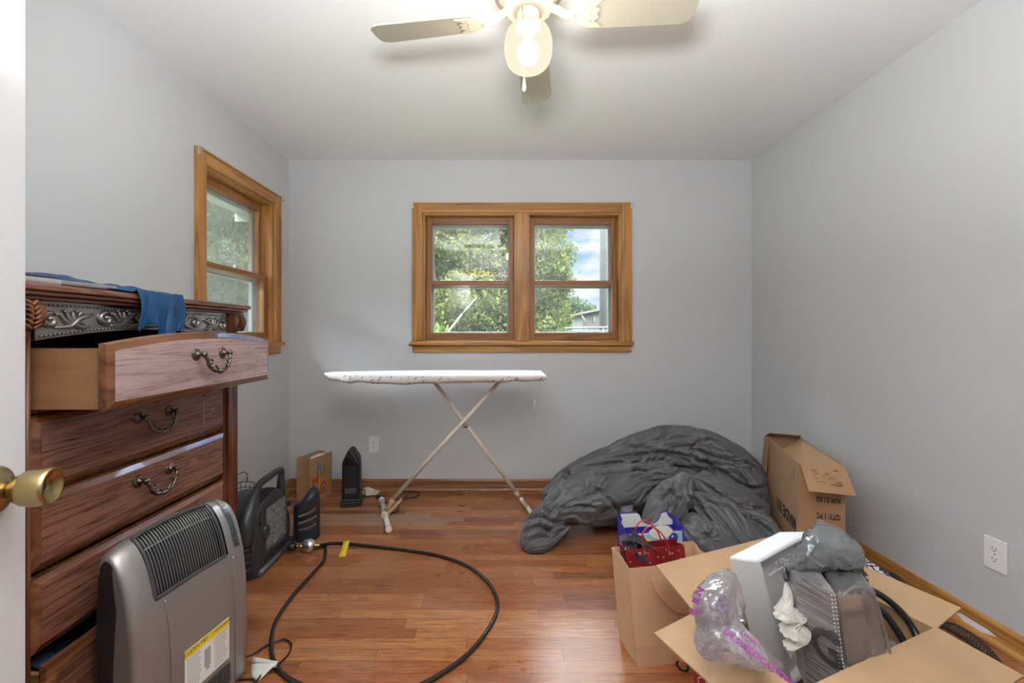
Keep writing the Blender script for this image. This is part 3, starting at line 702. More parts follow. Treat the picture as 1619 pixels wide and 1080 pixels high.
for j, sg in ((0, 1), (-1, -1)):
    mids = []
    for i in range(NU//2+1):
        a_, b_ = gd[i][j].co, gd[NU-1-i][j].co; z_ = a_.z; k_ = .52+.30*max(0, (z_-.36)/.24)-.10*max(0, 1-abs(z_-.36)/.2)
        mids.append(bm.verts.new(a_.lerp(b_, min(.95, k_))))
    for i in range(NU//2):
        f = bm.faces.new((gd[i][j], gd[i+1][j], mids[i+1], mids[i])); f.material_index = 0
        f = bm.faces.new((gd[NU-1-i][j], gd[NU-2-i][j], mids[i+1], mids[i])); f.material_index = 1 if mids[i].co.z < .56 else 0
obj('body', bm, [SIL, BLACK], ht, world=False)
# grille: recessed dark tray, rim, curved slats
bm = nb()
sl = [i for i in range(s_g0, s_g1+1)]
vl = [v for v in vs_ if .16 < v < .81]
va, vb = min(v for v in vs_ if v > .165), max(v for v in vs_ if v < .80)
def off(i, v, d):
    p = hbody(i/(NU-1), v); nx, nz_ = hn(i/(NU-1)); return V((p.x+nx*d, p.y, p.z+nz_*d))
g2 = [[bm.verts.new(off(i, va+(vb-va)*k/12, -.016)) for k in range(13)] for i in sl]
for a in range(len(sl)-1):
    for k in range(12): bm.faces.new((g2[a][k], g2[a+1][k], g2[a+1][k+1], g2[a][k+1]))
grl = obj('grille_recess', bm, flat('grille_dark', (.012, .012, .013), .6), ht, world=False)
bm = nb(); NS = 27
for k in range(NS):
    v = va+(vb-va)*(k+.7)/(NS+.4)
    tube(bm, [off(i, v, -.004) for i in sl], .0013, 6)
tube(bm, [off(sl[0]+int((len(sl)-1)*.62), va+(vb-va)*(.02+.96*k/12), -.008) for k in range(13)], .003, 6)
obj('louvres', bm, flat('louvre_grey', (.24, .235, .23), .3, .6), ht, world=False)
bm = nb()
ringp = [off(sl[0], va+(vb-va)*k/10, .0) for k in range(11)]+[off(i, vb, .0) for i in sl[1:]]+[off(sl[-1], vb-(vb-va)*k/10, .0) for k in range(1, 11)]+[off(i, va, .0) for i in sl[::-1][1:-1]]
tube(bm, ringp, .0052, 8, closed=True); obj('grille_rim', bm, SILD, ht, world=False)
ringp = None
# control strip
bm = nb(); ic0 = next(i for i in range(NU) if HP[i][1] > .445)
pts = [[off(i, .868+(.93-.868)*k/3-.0*i, .0012) for k in range(4)] for i in range(ic0, s_g1+6)]
g3 = [[bm.verts.new(p) for p in r] for r in pts]
for a in range(len(g3)-1):
    for k in range(3): f = bm.faces.new((g3[a][k], g3[a+1][k], g3[a+1][k+1], g3[a][k+1])); f.material_index = 0 if a < (len(g3)-1)*.52 else 1; f.smooth = True
panel = NT('speckled_panel'); fz1 = panel.noise(panel.coord(), 160, 3, .7); panel.base(panel.ramp(fz1, [(.58, (.035, .04, .045)), (.66, (.32, .33, .34))])); panel.rough(.3); panel = panel.m
cp = obj('control_panel', bm, [panel, flat('panel_grey', (.22, .21, .205), .3, .5)], ht, world=False)
bm = nb()
for a in (int(len(pts)*.60), int(len(pts)*.68), int(len(pts)*.76), int(len(pts)*.86)):
    p, q = pts[a][1], pts[a][2]; c_ = (p+q)/2; nx, nz_ = hn((ic0+a)/(NU-1)); zz = V((nx, 0, nz_)); box(bm, (-.006, -.007, 0), (.006, .007, .003), frame(c_, zz.cross(V((0, 1, 0))), V((0, 1, 0)), zz))
obj('button', bm, SIL, cp, world=False, bevel=.001)
# ridge lines down the front and panel between
for yy, s in ((-.10, -1), (.125, 1)):
    bm = nb(); tube(bm, catmull([(.0006, yy, .02), (.0008, yy, .2), (-.006, yy+s*.002, .34), (-.016, yy+s*.008, .42)], 6), .0032, 8)
    obj('front_ridge', bm, SIL, ht, world=False)
# warning label
Lx = .0018
bm = nb(); box(bm, (.0004, -.062, .115), (Lx, .098, .245)); lab = obj('warning_label', bm, flat('white_label', (.78, .77, .75), .4), ht, world=False, label='white instruction label with a yellow header')
YEL = flat('label_yellow', (.75, .58, .03), .4); INKM = flat('print_black', (.02, .02, .02), .6); GREYINK = flat('print_grey', (.35, .35, .35), .6)
bm = nb(); box(bm, (Lx+.0001, -.062, .222), (Lx+.0005, .098, .245)); obj('label_header', bm, YEL, lab, world=False)
ML_ = lambda y, z: frame(V((Lx+.0006, y, z)), V((0, 1, 0)), V((0, 0, 1)), V((1, 0, 0)))
text('label_text', 'CLEAN ME!', .016, ML_(-.025, .2355), INKM, lab, .0002, world=False)
text('label_text', '! WARNING', .013, ML_(.068, .2355), INKM, lab, .0002, world=False)
bm = nb()
for blk in ((-.056, -.004), (.040, .092)):
    for k in range(13):
        z = .214-k*.0075; box(bm, (Lx, blk[0], z), (Lx+.0004, blk[1]-random.random()*.012, z+.0022))
obj('label_text', bm, GREYINK, lab, world=False)
bm = nb(); box(bm, (Lx, .004, .15), (Lx+.0004, .026, .205)); box(bm, (Lx+.0004, .010, .14), (Lx+.0008, .022, .152)); obj('label_drawing', bm, GREYINK, lab, world=False)
bm = nb()
for k in range(16):
    y = -.035+k*.0088; z0 = .035+.0; box(bm, (.0002, y, z0), (.0022, y+.0048, .098-.0))
for z in (.050, .066, .082): box(bm, (.0003, -.035, z), (.0027, .103, z+.004))
obj('intake_grille', bm, SILD, ht, world=False)

# cord with a folded white tag
def cord(name, pts, r, mat, n=10, seg=8): 
    bm = nb(); tube(bm, catmull(pts, n), r, seg); return obj(name, bm, mat)
def fl(lst, z): return [F(x, y, z) for x, y in lst]
cd1 = thing('power_cord', 'thin black power cord with a folded white paper tag beside the silver heater', 'cord', F(430, 1040))
bm = nb(); tube(bm, catmull([V((-.99, 1.43, .012))]+fl([(392, 1074), (404, 1078), (418, 1062), (440, 1050), (457, 1033), (460, 1018), (448, 1011), (425, 1019), (400, 1034), (380, 1040)], .006), 8), .0034, 8); obj('cord', bm, BLACKG, cd1)
bm = nb(); a, b, c, d = F(397, 1049, .012), F(436, 1056, .014), F(441, 1046, .03), F(402, 1040, .022)
g = surf(bm, lambda u, v: (a*(1-u)+b*u)*(1-v)+(d*(1-u)+c*u)*v+V((0, 0, .012*math.sin(PI*v)*(1-.4*u))), 6, 6)
a, b, c, d = F(397, 1049, .012), F(440, 1046, .030), F(410, 1076, .002), F(398, 1070, .002)
surf(bm, lambda u, v: (a*(1-u)+b*u)*(1-v)+(d*(1-u)+c*u)*v, 5, 5)
obj('paper_tag', bm, flat('tag_paper', (.66, .66, .60), .6), cd1, solid=.0008)

# ================================================================== portable propane heater
PHB = flat('charcoal_housing', (.030, .032, .035), .36, var=.15, bump=.1, bscale=300)
ph = thing('propane_heater', 'black portable propane heater with a top carry handle and printed label, beyond the chest', 'heater', (-1.27, 2.22, 0))
def extr(bm, poly, x0, x1, mi=0): prism(bm, poly, frame(V((x0, 0, 0)), V((0, 1, 0)), V((0, 0, 1)), V((1, 0, 0))), x1-x0, mi)
def sm(p, n=5, closed=True): return [(q.x, q.y) for q in catmull([(a, b, 0) for a, b in p], n, closed)]
bm = nb()
lower = [(2.035, .02), (2.06, .006), (2.20, .006), (2.36, .006), (2.385, .03), (2.395, .14), (2.375, .20), (2.33, .235), (2.10, .235), (2.05, .21), (2.028, .14)]
prof3 = sm(lower, 4)
def shell(bm, poly, xs, ins):
    cy = sum(p[0] for p in poly)/len(poly); cz = sum(p[1] for p in poly)/len(poly); rs = []
    for x, k in zip(xs, ins): rs.append([bm.verts.new((x, cy+(y-cy)*k, cz+(z-cz)*k)) for y, z in poly])
    for a, b in zip(rs, rs[1:]):
        for i in range(len(a)): f = bm.faces.new((a[i], a[(i+1) % len(a)], b[(i+1) % len(b)], b[i])); f.smooth = True
    bm.faces.new(rs[0][::-1]); bm.faces.new(rs[-1])
shell(bm, prof3, [-1.385, -1.375, -1.35, -1.19, -1.165, -1.155], [.88, .95, 1, 1, .975, .93])
# near-end rounded cylinder housing with ribs
lathe(bm, [(.001, .225), (.045, .222), (.066, .205), (.072, .18), (.072, .02), (.066, .005), (.001, .004)][::-1], T(-1.245, 2.05, 0), 32)
obj('housing', bm, PHB, ph)
bm = nb()
for z in (.05, .085, .12, .150):
    pts = [V((-1.245+.0745*math.cos(a), 2.05+.0745*math.sin(a), z+.010*math.cos((a+.9)*1.4))) for a in [math.radians(-100+i*8) for i in range(17)]]
    tube(bm, pts, [.0015+.005*math.sin(PI*i/16) for i in range(17)], 8)
obj('rib', bm, PHB, ph)
bm = nb()
dome = sm([(2.05, .19), (2.055, .25), (2.09, .305), (2.15, .345), (2.23, .360), (2.30, .345), (2.345, .305), (2.365, .25), (2.37, .19), (2.2, .17)], 4)
shell(bm, dome, [-1.36, -1.34, -1.30, -1.20, -1.178, -1.165], [.85, .93, 1, 1, .97, .90])
bk = obj('back_panel', bm, flat('grey_back_panel', (.055, .058, .063), .4, bump=.1, bscale=250), ph)
bm = nb()
for k in range(11):
    y = 2.11+k*.0165; z = .322+.026*math.sin(PI*(k+1.5)/12); hexa(bm, [V((-1.19, y, z)), V((-1.165, y, z)), V((-1.165, y+.006, z)), V((-1.19, y+.006, z)), V((-1.20, y+.004, z+.03)), V((-1.176, y+.004, z+.024)), V((-1.176, y+.010, z+.024)), V((-1.20, y+.010, z+.03))])
obj('grip_teeth', bm, BLACK, bk)
bm = nb()
hpth = catmull([(-1.20, 2.035, .17), (-1.20, 2.045, .25), (-1.20, 2.08, .325), (-1.20, 2.125, .382), (-1.20, 2.17, .412), (-1.20, 2.26, .420), (-1.20, 2.345, .422), (-1.20, 2.378, .410), (-1.20, 2.375, .36), (-1.20, 2.375, .30), (-1.20, 2.388, .25), (-1.20, 2.392, .2)], 5)
tube(bm, hpth, [.040, .044, .048, .050, .050, .050, .050, .048, .046, .044, .041, .038, .035, .031, .027, .023]+[.017]*18+[.016, .016, .016, .016, .017, .018, .019, .020, .021, .022]+[.022]*40, 14)
obj('carry_handle', bm, PHB, ph)
bm = nb(); lathe(bm, [(.001, .235), (.016, .232), (.024, .22), (.026, .20), (.024, .178), (.018, .172)][::-1], T(-1.160, 2.135, -.01), 20); obj('control_knob', bm, PHB, ph)
bm = nb(); 
lp = [(2.125, .085), (2.335, .085), (2.335, .27), (2.325, .292), (2.30, .302), (2.125, .302)]
hexa(bm, [V((-1.166, 2.10, .03)), V((-1.150, 2.10, .03)), V((-1.150, 2.35, .03)), V((-1.166, 2.35, .03)), V((-1.166, 2.10, .30)), V((-1.1545, 2.10, .30)), V((-1.1545, 2.35, .30)), V((-1.166, 2.35, .30))])
obj('rear_cover', bm, flat('rear_cover_plastic', (.04, .042, .046), .4), ph, bevel=.006)
bm = nb(); extr(bm, [(y, z*1.0) for y, z in lp], -1.1525, -1.1490); lb = obj('warning_label', bm, flat('label_charcoal', (.06, .062, .067), .35), ph, label='dark label with lines of pale print')
bm = nb()
random.seed(3)
for k in range(19):
    z = .290-k*.0105; y = 2.135
    while y < 2.315:
        L = .02+random.random()*.06; y2 = min(2.325, y+L); box(bm, (-1.1489, y, z), (-1.1484, y2, z+(.0045 if k % 4 else .0065))); y = y2+.004+(.01 if random.random() < .2 else 0)
box(bm, (-1.1489, 2.20, .098), (-1.1484, 2.235, .118))
obj('label_print', bm, flat('print_pale', (.36, .37, .38), .5), lb)
bm = nb()
for k in range(13): box(bm, (-1.150, 2.12+k*.0165, .042), (-1.1475, 2.127+k*.0165, .072))
obj('vent_slots', bm, INKM, ph)
bm = nb(); tube(bm, [V((-1.150, 2.07, .018)), V((-1.150, 2.38, .018))], .0125, 12); obj('foot_bar', bm, flat('foot_bar_grey', (.10, .105, .115), .35), ph)
# swung-out cylinder guard
GUARD = flat('blue_black_guard', (.022, .028, .042), .38, bump=.1, bscale=250)
gc = F(480, 856); gr_ = .066
bm = nb()
def guard(u, v):
    a = math.radians(-150+u*190); top = .290-.075*((1-math.cos(a-.5))/2)**1.5
    z = .006+v*(top-.006); r = gr_*(1-.55*max(0, (v-.86)/.14)**2)
    return V((gc.x+r*math.cos(a), gc.y+.04+r*math.sin(a), z))
def gskip(i, j): return j in (12, 13, 19, 20, 26, 27) and 9 <= i <= 27
surf(bm, guard, 40, 44, skip=gskip)
obj('cylinder_guard', bm, GUARD, ph, solid=.006)
bm = nb(); box(bm, (-1.19, 2.375, .22), (gc.x-.045, 2.40, .245)); obj('guard_hinge_arm', bm, GUARD, ph, bevel=.004)
bm = nb(); box(bm, (-1.19, 2.375, .02), (gc.x-.04, 2.40, .05)); obj('guard_hinge_arm', bm, GUARD, ph, bevel=.004)

# regulator and hose
rg = F(487, 868, .02)
hs = thing('gas_hose', 'long black gas hose curling across the wooden floor from a brass regulator', 'hose', (rg.x, rg.y, 0))
path = fl([(508, 862), (514, 866), (512, 885), (496, 905), (466, 938), (440, 975), (430, 1005), (431, 1040), (447, 1066), (480, 1085), (530, 1105), (600, 1108), (655, 1088), (700, 1064), (742, 1032), (772, 995), (786, 965), (783, 940), (766, 915), (735, 893), (690, 878), (640, 870), (590, 864), (550, 860), (525, 859)], .009)
bm = nb(); tube(bm, catmull([V((rg.x+.05, rg.y+.01, .03))]+path+[V((rg.x+.045, rg.y+.035, .022)), V((rg.x-.02, rg.y+.06, .02))], 9), .0082, 10); obj('hose', bm, flat('hose_rubber', (.022, .018, .016), .22), hs)
bm = nb(); MR = T(rg.x, rg.y, .038)
lathe(bm, [(.001, -.022), (.020, -.020), (.030, -.008), (.033, 0), (.030, .008), (.018, .016), (.001, .018)], MR @ rot('X', 62), 28)
lathe(bm, [(.034, -.003), (.036, 0), (.034, .003)], MR @ rot('X', 62), 28)
obj('regulator_body', bm, CHROME, hs)
bm = nb(); Mx_ = frame(V((rg.x, rg.y, .036)), V((0, 0, 1)), V((0, 1, 0)), V((1, .12, 0)).normalized())
lathe(bm, [(.010, -.062), (.012, -.05), (.009, -.046), (.013, -.04), (.013, -.03), (.008, -.026), (.008, .026), (.012, .03), (.012, .040), (.008, .043), (.010, .056), (.006, .062)], Mx_, 6); obj('brass_fittings', bm, BRASS, hs)
bm = nb(); lathe(bm, [(.012, -.100), (.019, -.096), (.0205, -.085), (.0205, -.07), (.016, -.062), (.008, -.060)], Mx_, 14); obj('knob', bm, BLACKG, hs)
bm = nb(); a, b = F(548, 858, .012), F(541, 881, .003)
d_ = (b-a).normalized(); s_ = V((d_.y, -d_.x, 0)).normalized()
surf(bm, lambda u, v: a+d_*((b-a).length*v)+s_*(.034*(u-.5)*-1)+V((0, 0, .009*(1-v)**2*1.0+.002)), 2, 8)
tube(bm, [a+s_*(.017-.0), a-s_*.017], .0098, 10); obj('hose_tag', bm, YEL, hs, solid=.001, label='yellow paper tag')
lp2 = F(1080, 1052, .004)
bm = nb(); tube(bm, [lp2+V((.020*math.cos(a)*(1+.2*math.sin(a)), .024*math.sin(a)+.006*math.cos(a), 0)) for a in [k*2*PI/20 for k in range(19)]]+[lp2+V((.02, .035, .004)), lp2+V((.005, .07, .003)), lp2+V((-.04, .1, .003))], .0042, 8)
tag(obj('black_strap', bm, BLACKG), 'small black loop of strap on the floor below the tan paper bag', 'strap')

# wire basket with a red cloth behind
wb = thing('wire_basket', 'small dark wire basket standing on the floor behind the black propane heater', 'basket', (-1.47, 2.38, 0))
bm = nb(); cx, cy = -1.465, 2.40
for z, s in ((.0, .72), (.1, .82), (.2, .92), (.27, 1), (.30, 1.02)):
    tube(bm, [V((cx+.085*s*math.cos(a), cy+.12*s*math.sin(a), z+.003)) for a in [2*PI*k/28 for k in range(28)]], .0018, 5, closed=True)
for k in range(22):
    a = 2*PI*k/22; b = a+.25
    tube(bm, catmull([(cx+.061*math.cos(a), cy+.086*math.sin(a), .003), (cx+.07*math.cos(b), cy+.1*math.sin(b), .12), (cx+.085*math.cos(a), cy+.12*math.sin(a), .27), (cx+.087*math.cos(a), cy+.122*math.sin(a), .303)], 4), .0015, 5)
obj('wire_frame', bm, DARKMET, wb)
bm = nb(); tube(bm, catmull([(cx+.0, cy-.12, .30), (cx+.02, cy-.08, .36), (cx+.02, cy, .385), (cx+.02, cy+.07, .37), (cx, cy+.12, .30)], 6), .0022, 6); tube(bm, catmull([(cx+.03, cy-.11, .30), (cx+.04, cy-.04, .34), (cx+.03, cy+.05, .35), (cx-.01, cy+.12, .30)], 6), .0015, 6); obj('handle', bm, DARKMET, wb)
bm = nb(); surf(bm, lambda u, v: V((cx+.055*math.cos(u*2*PI)*math.sin(v*PI)*(1+.3*fz((u*4, v*3, 2))), cy+.08*math.sin(u*2*PI)*math.sin(v*PI), .14+.115*-math.cos(v*PI)*(1+.15*fz((u*5, v*5, 9))))), 24, 16, cu=True)
tag(obj('red_cloth', bm, flat('faded_red_cloth', (.30, .05, .06), .8)), 'crumpled red cloth stuffed in the wire basket', 'cloth')

# ================================================================== brown gift bag by the corner
KR = flat('kraft_gift_paper', (.42, .245, .115), .6, var=.08, vscale=60)
COLS = {k: flat('print_'+k, c, .55) for k, c in dict(red=(.55, .04, .03), teal=(.03, .28, .38), orange=(.65, .22, .04), yellow=(.7, .45, .05), blue=(.02, .03, .30), green=(.10, .25, .08), white=(.75, .73, .68), black=(.02, .02, .02), purple=(.30, .05, .32)).items()}
a = F(490, 796); b_ = V((-1.235, 3.175, 0)); fx_ = (b_-a).normalized(); nrm_ = V((fx_.y, -fx_.x, 0)); Wb = (b_-a).length; Db = .115; Hb = .30
gb = thing('gift_bag', 'brown gift bag with painted rainbow print and turquoise ribbon handles in the far left corner', 'gift bag', a)
def bagM(o, ux, uy): return frame(o, ux, uy, V((0, 0, 1)))
def paperbag(parent, name, M, W, D, H, mat, flare=0.0, th=.0012, gus=.012, cut=None, notch=None):
    """open bag: local x = width, y = depth (back positive)"""
    bm = nb(); nu, nv = 9, 10
    def wall(p, q, out, g=0):
        def fn(u, v):
            z = H*v; base = V(p)*(1-u)+V(q)*u; o_ = V(out)*(flare*v + g*math.sin(PI*u)*min(1, v*1.6)+.0025*fz((u*3, v*4, W*9+D))*v)
            return M @ (base+o_+V((0, 0, z)))
        surf(bm, fn, nu, nv, smooth=False)
    wall((0, 0, 0), (W, 0, 0), (0, -1, 0)); wall((W, 0, 0), (W, D, 0), (1, 0, 0), -gus)
    wall((W, D, 0), (0, D, 0), (0, 1, 0)); wall((0, D, 0), (0, 0, 0), (-1, 0, 0), -gus)
    bm.faces.new([bm.verts.new(M @ V(p)) for p in ((0, 0, .001), (W, 0, .001), (W, D, .001), (0, D, .001))])
    return obj(name, bm, mat, parent, solid=th)
MB2 = bagM(a, fx_, -nrm_)
paperbag(gb, 'bag_body', MB2, Wb, Db, Hb, KR)
MFc = frame(a+nrm_*.004, fx_, V((0, 0, 1)), nrm_)
text('print', 'W', .062, MFc @ T(.045, .138, 0), COLS['red'], gb, .0005, .003)
bm = nb()
starp = [(.011*(1 if k % 2 == 0 else .45)*math.cos(PI/2+k*PI/5), .011*(1 if k % 2 == 0 else .45)*math.sin(PI/2+k*PI/5)) for k in range(10)]
prism(bm, starp, MFc @ T(.044, .062, 0), .0008); obj('star_print', bm, COLS['black'], gb)
def strip(name, pts, wd, mat, M=MFc, parent=gb):
    bm = nb(); p = catmull([(x, y, .0004) for x, y in pts], 6)
    L = []; 
    for i, q in enumerate(p):
        t = (p[min(i+1, len(p)-1)]-p[max(0, i-1)]).normalized(); n_ = V((-t.y, t.x, 0))*wd/2; L.append((bm.verts.new(M @ (q+n_)), bm.verts.new(M @ (q-n_))))
    for x, y in zip(L, L[1:]): bm.faces.new((x[0], y[0], y[1], x[1]))
    return obj(name, bm, mat, parent, solid=.0008)
strip('painted_stroke', [(.085, .07), (.10, .12), (.13, .13), (.155, .10), (.16, .06)], .010, COLS['orange'])
strip('painted_stroke', [(.095, .04), (.11, .10), (.135, .105), (.15, .07)], .010, COLS['red'])
strip('painted_stroke', [(.08, .03), (.08, .10), (.085, .16)], .006, COLS['yellow'])
strip('painted_stroke', [(.10, .15), (.098, .20), (.104, .24)], .007, COLS['red'])
strip('painted_stroke', [(.125, .15), (.135, .19), (.13, .23)], .016, COLS['green'])
strip('painted_stroke', [(.165, .03), (.17, .10), (.178, .17), (.17, .25)], .009, COLS['orange'])
strip('painted_stroke', [(.185, .06), (.195, .15), (.19, .22)], .007, COLS['teal'])
strip('painted_stroke', [(.065, .14), (.068, .21), (.085, .25)], .005, COLS['blue'])
strip('painted_stroke', [(.02, .03), (.10, .035), (.18, .04)], .007, COLS['red'])
strip('painted_stroke', [(.12, .04), (.125, .075), (.135, .05)], .008, COLS['purple'])
MSd = frame(a+(-nrm_)*Db-fx_*.004, nrm_, V((0, 0, 1)), -fx_)
for x, z in ((.03, .05), (.03, .15), (.03, .24), (.075, .03), (.085, .11), (.085, .2), (.06, .27)): 
    bm = nb(); prism(bm, [(p*.45, q*.45) for p, q in starp], MSd @ T(x, z, 0), .012); obj('star_print', bm, COLS['red'], gb)
def ribbon(name, pts, wd, mat, parent, wdir):
    bm = nb(); p = catmull(pts, 6); L = [(bm.verts.new(q+wdir*wd/2), bm.verts.new(q-wdir*wd/2)) for q in p]
    for x, y in zip(L, L[1:]): bm.faces.new((x[0], y[0], y[1], x[1])).smooth = True
    return obj(name, bm, mat, parent, solid=.0012)
RB = flat('turquoise_ribbon', (.02, .33, .45), .4)
def gp_(x, y, z): return MB2 @ V((x, y, z))
ribbon('ribbon_handle', [gp_(.07, -.004, .27), gp_(.066, -.02, .235), gp_(.085, -.024, .215), gp_(.11, -.022, .235), gp_(.13, -.018, .29), gp_(.15, -.004, .31), gp_(.17, .0, .285)], .018, RB, gb, V((.1, .25, 1)).normalized())
ribbon('ribbon_handle', [gp_(.03, .09, .30), gp_(.035, .05, .325), gp_(.05, .04, .315), gp_(.055, .06, .28)], .016, RB, gb, fx_)
bm = nb(); surf(bm, lambda u, v: gp_(.02+.20*u, .012+.09*v, .275+.03*u*(1-v)+.012*fz((u*5, v*4, 3))), 14, 8, smooth=False)
tag(obj('tissue_paper', bm, flat('pink_white_tissue', (.72, .62, .60), .7)), 'pale tissue paper showing in the mouth of the rainbow gift bag', 'tissue paper')

# ================================================================== black tower heater
tp = F(556, 797); tw = thing('tower_speaker', 'slim black upright appliance with a slanted top on the floor under the wall outlet', 'appliance', tp, math.radians(12))
bm = nb()
side = [(-.058, .05), (.058, .05), (.060, .28), (.050, .315), (.024, .352), (.012, .372), (-.008, .374), (-.022, .362), (-.040, .335), (-.058, .290)]
shrink = lambda k, o: [(x*k+o, .05+(z-.05)*(1-(1-k)*.25)) for x, z in side]
rs = []
for y, k in ((-.05, .86), (-.045, .94), (-.03, 1), (.05, 1), (.07, .9)):
    rs.append([bm.verts.new((x*k, y+.02*(z > .3), z*(1 if k > .9 else .99))) for x, z in side])
for A, B in zip(rs, rs[1:]):
    for i in range(len(A)): bm.faces.new((A[i], A[(i+1) % len(A)], B[(i+1) % len(B)], B[i]))
bm.faces.new(rs[0][::-1]); bm.faces.new(rs[-1]); obj('body', bm, flat('matte_black', (.008, .0085, .0095), .42), tw, world=False, bevel=.002)
bm = nb(); 
for z0, z1, s in ((0, .035, 1.0), (.035, .0495, .92)): box(bm, (-.066*s, -.062*s, z0), (.066*s, .08*s, z1))
obj('base', bm, BLACK, tw, world=False, bevel=.005)
bm = nb(); box(bm, (-.045, -.0515, .055), (.045, -.0495, .275)); gr2 = obj('front_mesh', bm, flat('black_mesh', (.008, .009, .014), .5, var=.5, vscale=400), tw, world=False)
bm = nb()
for k in range(3):
    x = -.036
    while x < .03: L = .006+random.random()*.014; box(bm, (x, -.0522, .092+k*.012), (min(.036, x+L), -.0516, .099+k*.012)); x += L+.003
obj('front_label', bm, flat('print_dim', (.16, .15, .15), .5), gr2, world=False)
bm = nb(); box(bm, (.044, -.045, .10), (.0625, -.035, .30)); obj('edge_trim', bm, flat('tower_grey', (.05, .05, .055), .35), tw, world=False, bevel=.002)
ac = thing('power_cord', 'thin black power cord coiled on the floor under the ironing board with a white tag', 'cord', F(600, 775))
bm = nb(); tube(bm, catmull([V((tp.x+.07, tp.y+.06, .03))]+fl([(580, 764), (605, 765), (633, 776), (655, 777), (663, 780), (655, 786), (630, 789), (606, 797), (602, 805), (612, 812), (628, 808), (632, 795), (645, 783)], .006), 8), .0042, 8)
tube(bm, catmull([V((tp.x+.07, tp.y+.0, .02))]+fl([(575, 786), (590, 784), (600, 786)], .006), 6), .0036, 8); obj('cord', bm, BLACKG, ac)
bm = nb(); pp = F(602, 786, .012); box(bm, (pp.x-.03, pp.y-.014, .002), (pp.x+.01, pp.y+.014, .024)); box(bm, (pp.x+.0105, pp.y-.008, .010), (pp.x+.026, pp.y-.006, .015)); box(bm, (pp.x+.0105, pp.y+.005, .010), (pp.x+.026, pp.y+.007, .015)); obj('plug', bm, BLACK, ac, bevel=.003)
bm = nb(); a, b, c, d = F(572, 780, .006), F(583, 785, .003), F(590, 773, .03), F(578, 768, .03)
bm.faces.new([bm.verts.new(q) for q in (a, b, c, d)]); obj('paper_tag', bm, flat('tag_paper2', (.62, .60, .52), .6), ac, solid=.001)
bm = nb(); a2 = [F(590, 773, .03), F(601, 776, .01), F(596, 782, .004), F(583, 785, .003)]; bm.faces.new([bm.verts.new(q) for q in a2]); obj('paper_tag', bm, flat('tag_paper3', (.50, .44, .30), .6), ac, solid=.001)

# ================================================================== ironing board
CREM = flat('cream_leg_paint', (.68, .60, .50), .3)
ib = thing('ironing_board', 'ironing board in a white patterned cover on crossed cream legs, below the window', 'ironing board', (-.2, 2.78, 0))
BZ = .905; BYc = 2.79; xa, xb_ = (510-VX)/FL*2.77, (861-VX)/FL*2.77
CV = NT('ironing_cover'); co = CV.coord(); r_m = CV.n('ShaderNodeMapping', {'Vector': CV.coord(rz=(0, .75, 0)), 'Scale': (16, 14, 75)}).outputs[0]; v_ = CV.n('ShaderNodeTexVoronoi', {'Vector': r_m, 'Scale': 1.0})
sh_ = CV.n('ShaderNodeTexWave', {'Vector': CV.coord(rz=(0, 0, .7)), 'Scale': 9, 'Distortion': 2.5, 'Detail': 1})
fm = CV.ramp(CV.math('MULTIPLY', CV.math('LESS_THAN', v_.outputs['Distance'], .26), CV.math('GREATER_THAN', sh_.outputs['Fac'], .25)), [(0, (.70, .67, .62)), (1, (.20, .18, .17))])
geo = CV.n('ShaderNodeTexCoord').outputs['Object']; sz_ = CV.n('ShaderNodeSeparateXYZ', {'Vector': geo}).outputs['Z']
topf = CV.math('GREATER_THAN', sz_, BZ-.003)
CV.base(CV.mix(topf, fm, (.80, .80, .82))); CV.rough(.75); CV.bump(CV.noise(CV.coord((30, 30, 8)), 3, 4, .6, 1), .4, .008); CV = CV.m
def halfw(t):   # nose at t=0
    return .185*min(1, (t/.42)**.62)*(1-.12*max(0, (t-.85)/.15)**2) if t > 0 else 0
bm = nb(); N = 60; rings = []
def outline(t0, inset): pass
ts = [(.5-.5*math.cos(PI*k/30)) for k in range(31)]
poly = [(t, -halfw(t)) for t in ts]+[(t, halfw(t)) for t in ts[::-1][0:]]
poly = [(t, y) for t, y in poly]
def bp(t, y, z, ins, sag=0):
    cyy = y*(1-ins/.19) if True else y; tt = .5+(t-.5)*(1-ins/.7)
    return V((xa+(xb_-xa)*tt, BYc+cyy, z))
lv = [(BZ+.004, .10), (BZ+.006, .03), (BZ+.004, .008), (BZ-.004, 0), (BZ-.020, .002), (BZ-.036, .010), (BZ-.040, .03)]
rr = []
for li, (z, ins) in enumerate(lv):
    r_ = []
    for i, (t, y) in enumerate(poly):
        zz = z
        if z < BZ-.01:
            zz -= (.016*math.exp(-((t-.33)/.22)**2)+.012*math.exp(-((t-.11)/.03)**2)-.012*(t > .8)*(t-.8)*3)*(1 if li > 3 else 0)+.0035*math.sin(i*2.1)+.002*fz((t*20, y*5, z*30))
        if t < .02: zz = zz+(BZ-zz)*.4
        r_.append(bm.verts.new(bp(t, y, zz, ins+(.003*math.sin(i*1.7) if li > 3 else 0))))
    rr.append(r_)
for A, B in zip(rr, rr[1:]):
    for i in range(len(A)): bm.faces.new((A[i], A[(i+1) % len(A)], B[(i+1) % len(B)], B[i])).smooth = True
bm.faces.new(rr[0]); bm.faces.new(rr[-1][::-1])
obj('board_cover', bm, CV, ib, weld=True)
bm = nb(); box(bm, (P(683, 603, 2.78).x-.02, BYc-.06, BZ-.055), (P(790, 603, 2.78).x+.03, BYc+.06, BZ-.041)); obj('under_rail', bm, CREM, ib, bevel=.004)
xf = V((-.762, BYc-.01, .03)); A1 = V((P(790, 603, BYc).x, BYc-.03, BZ-.05)); 
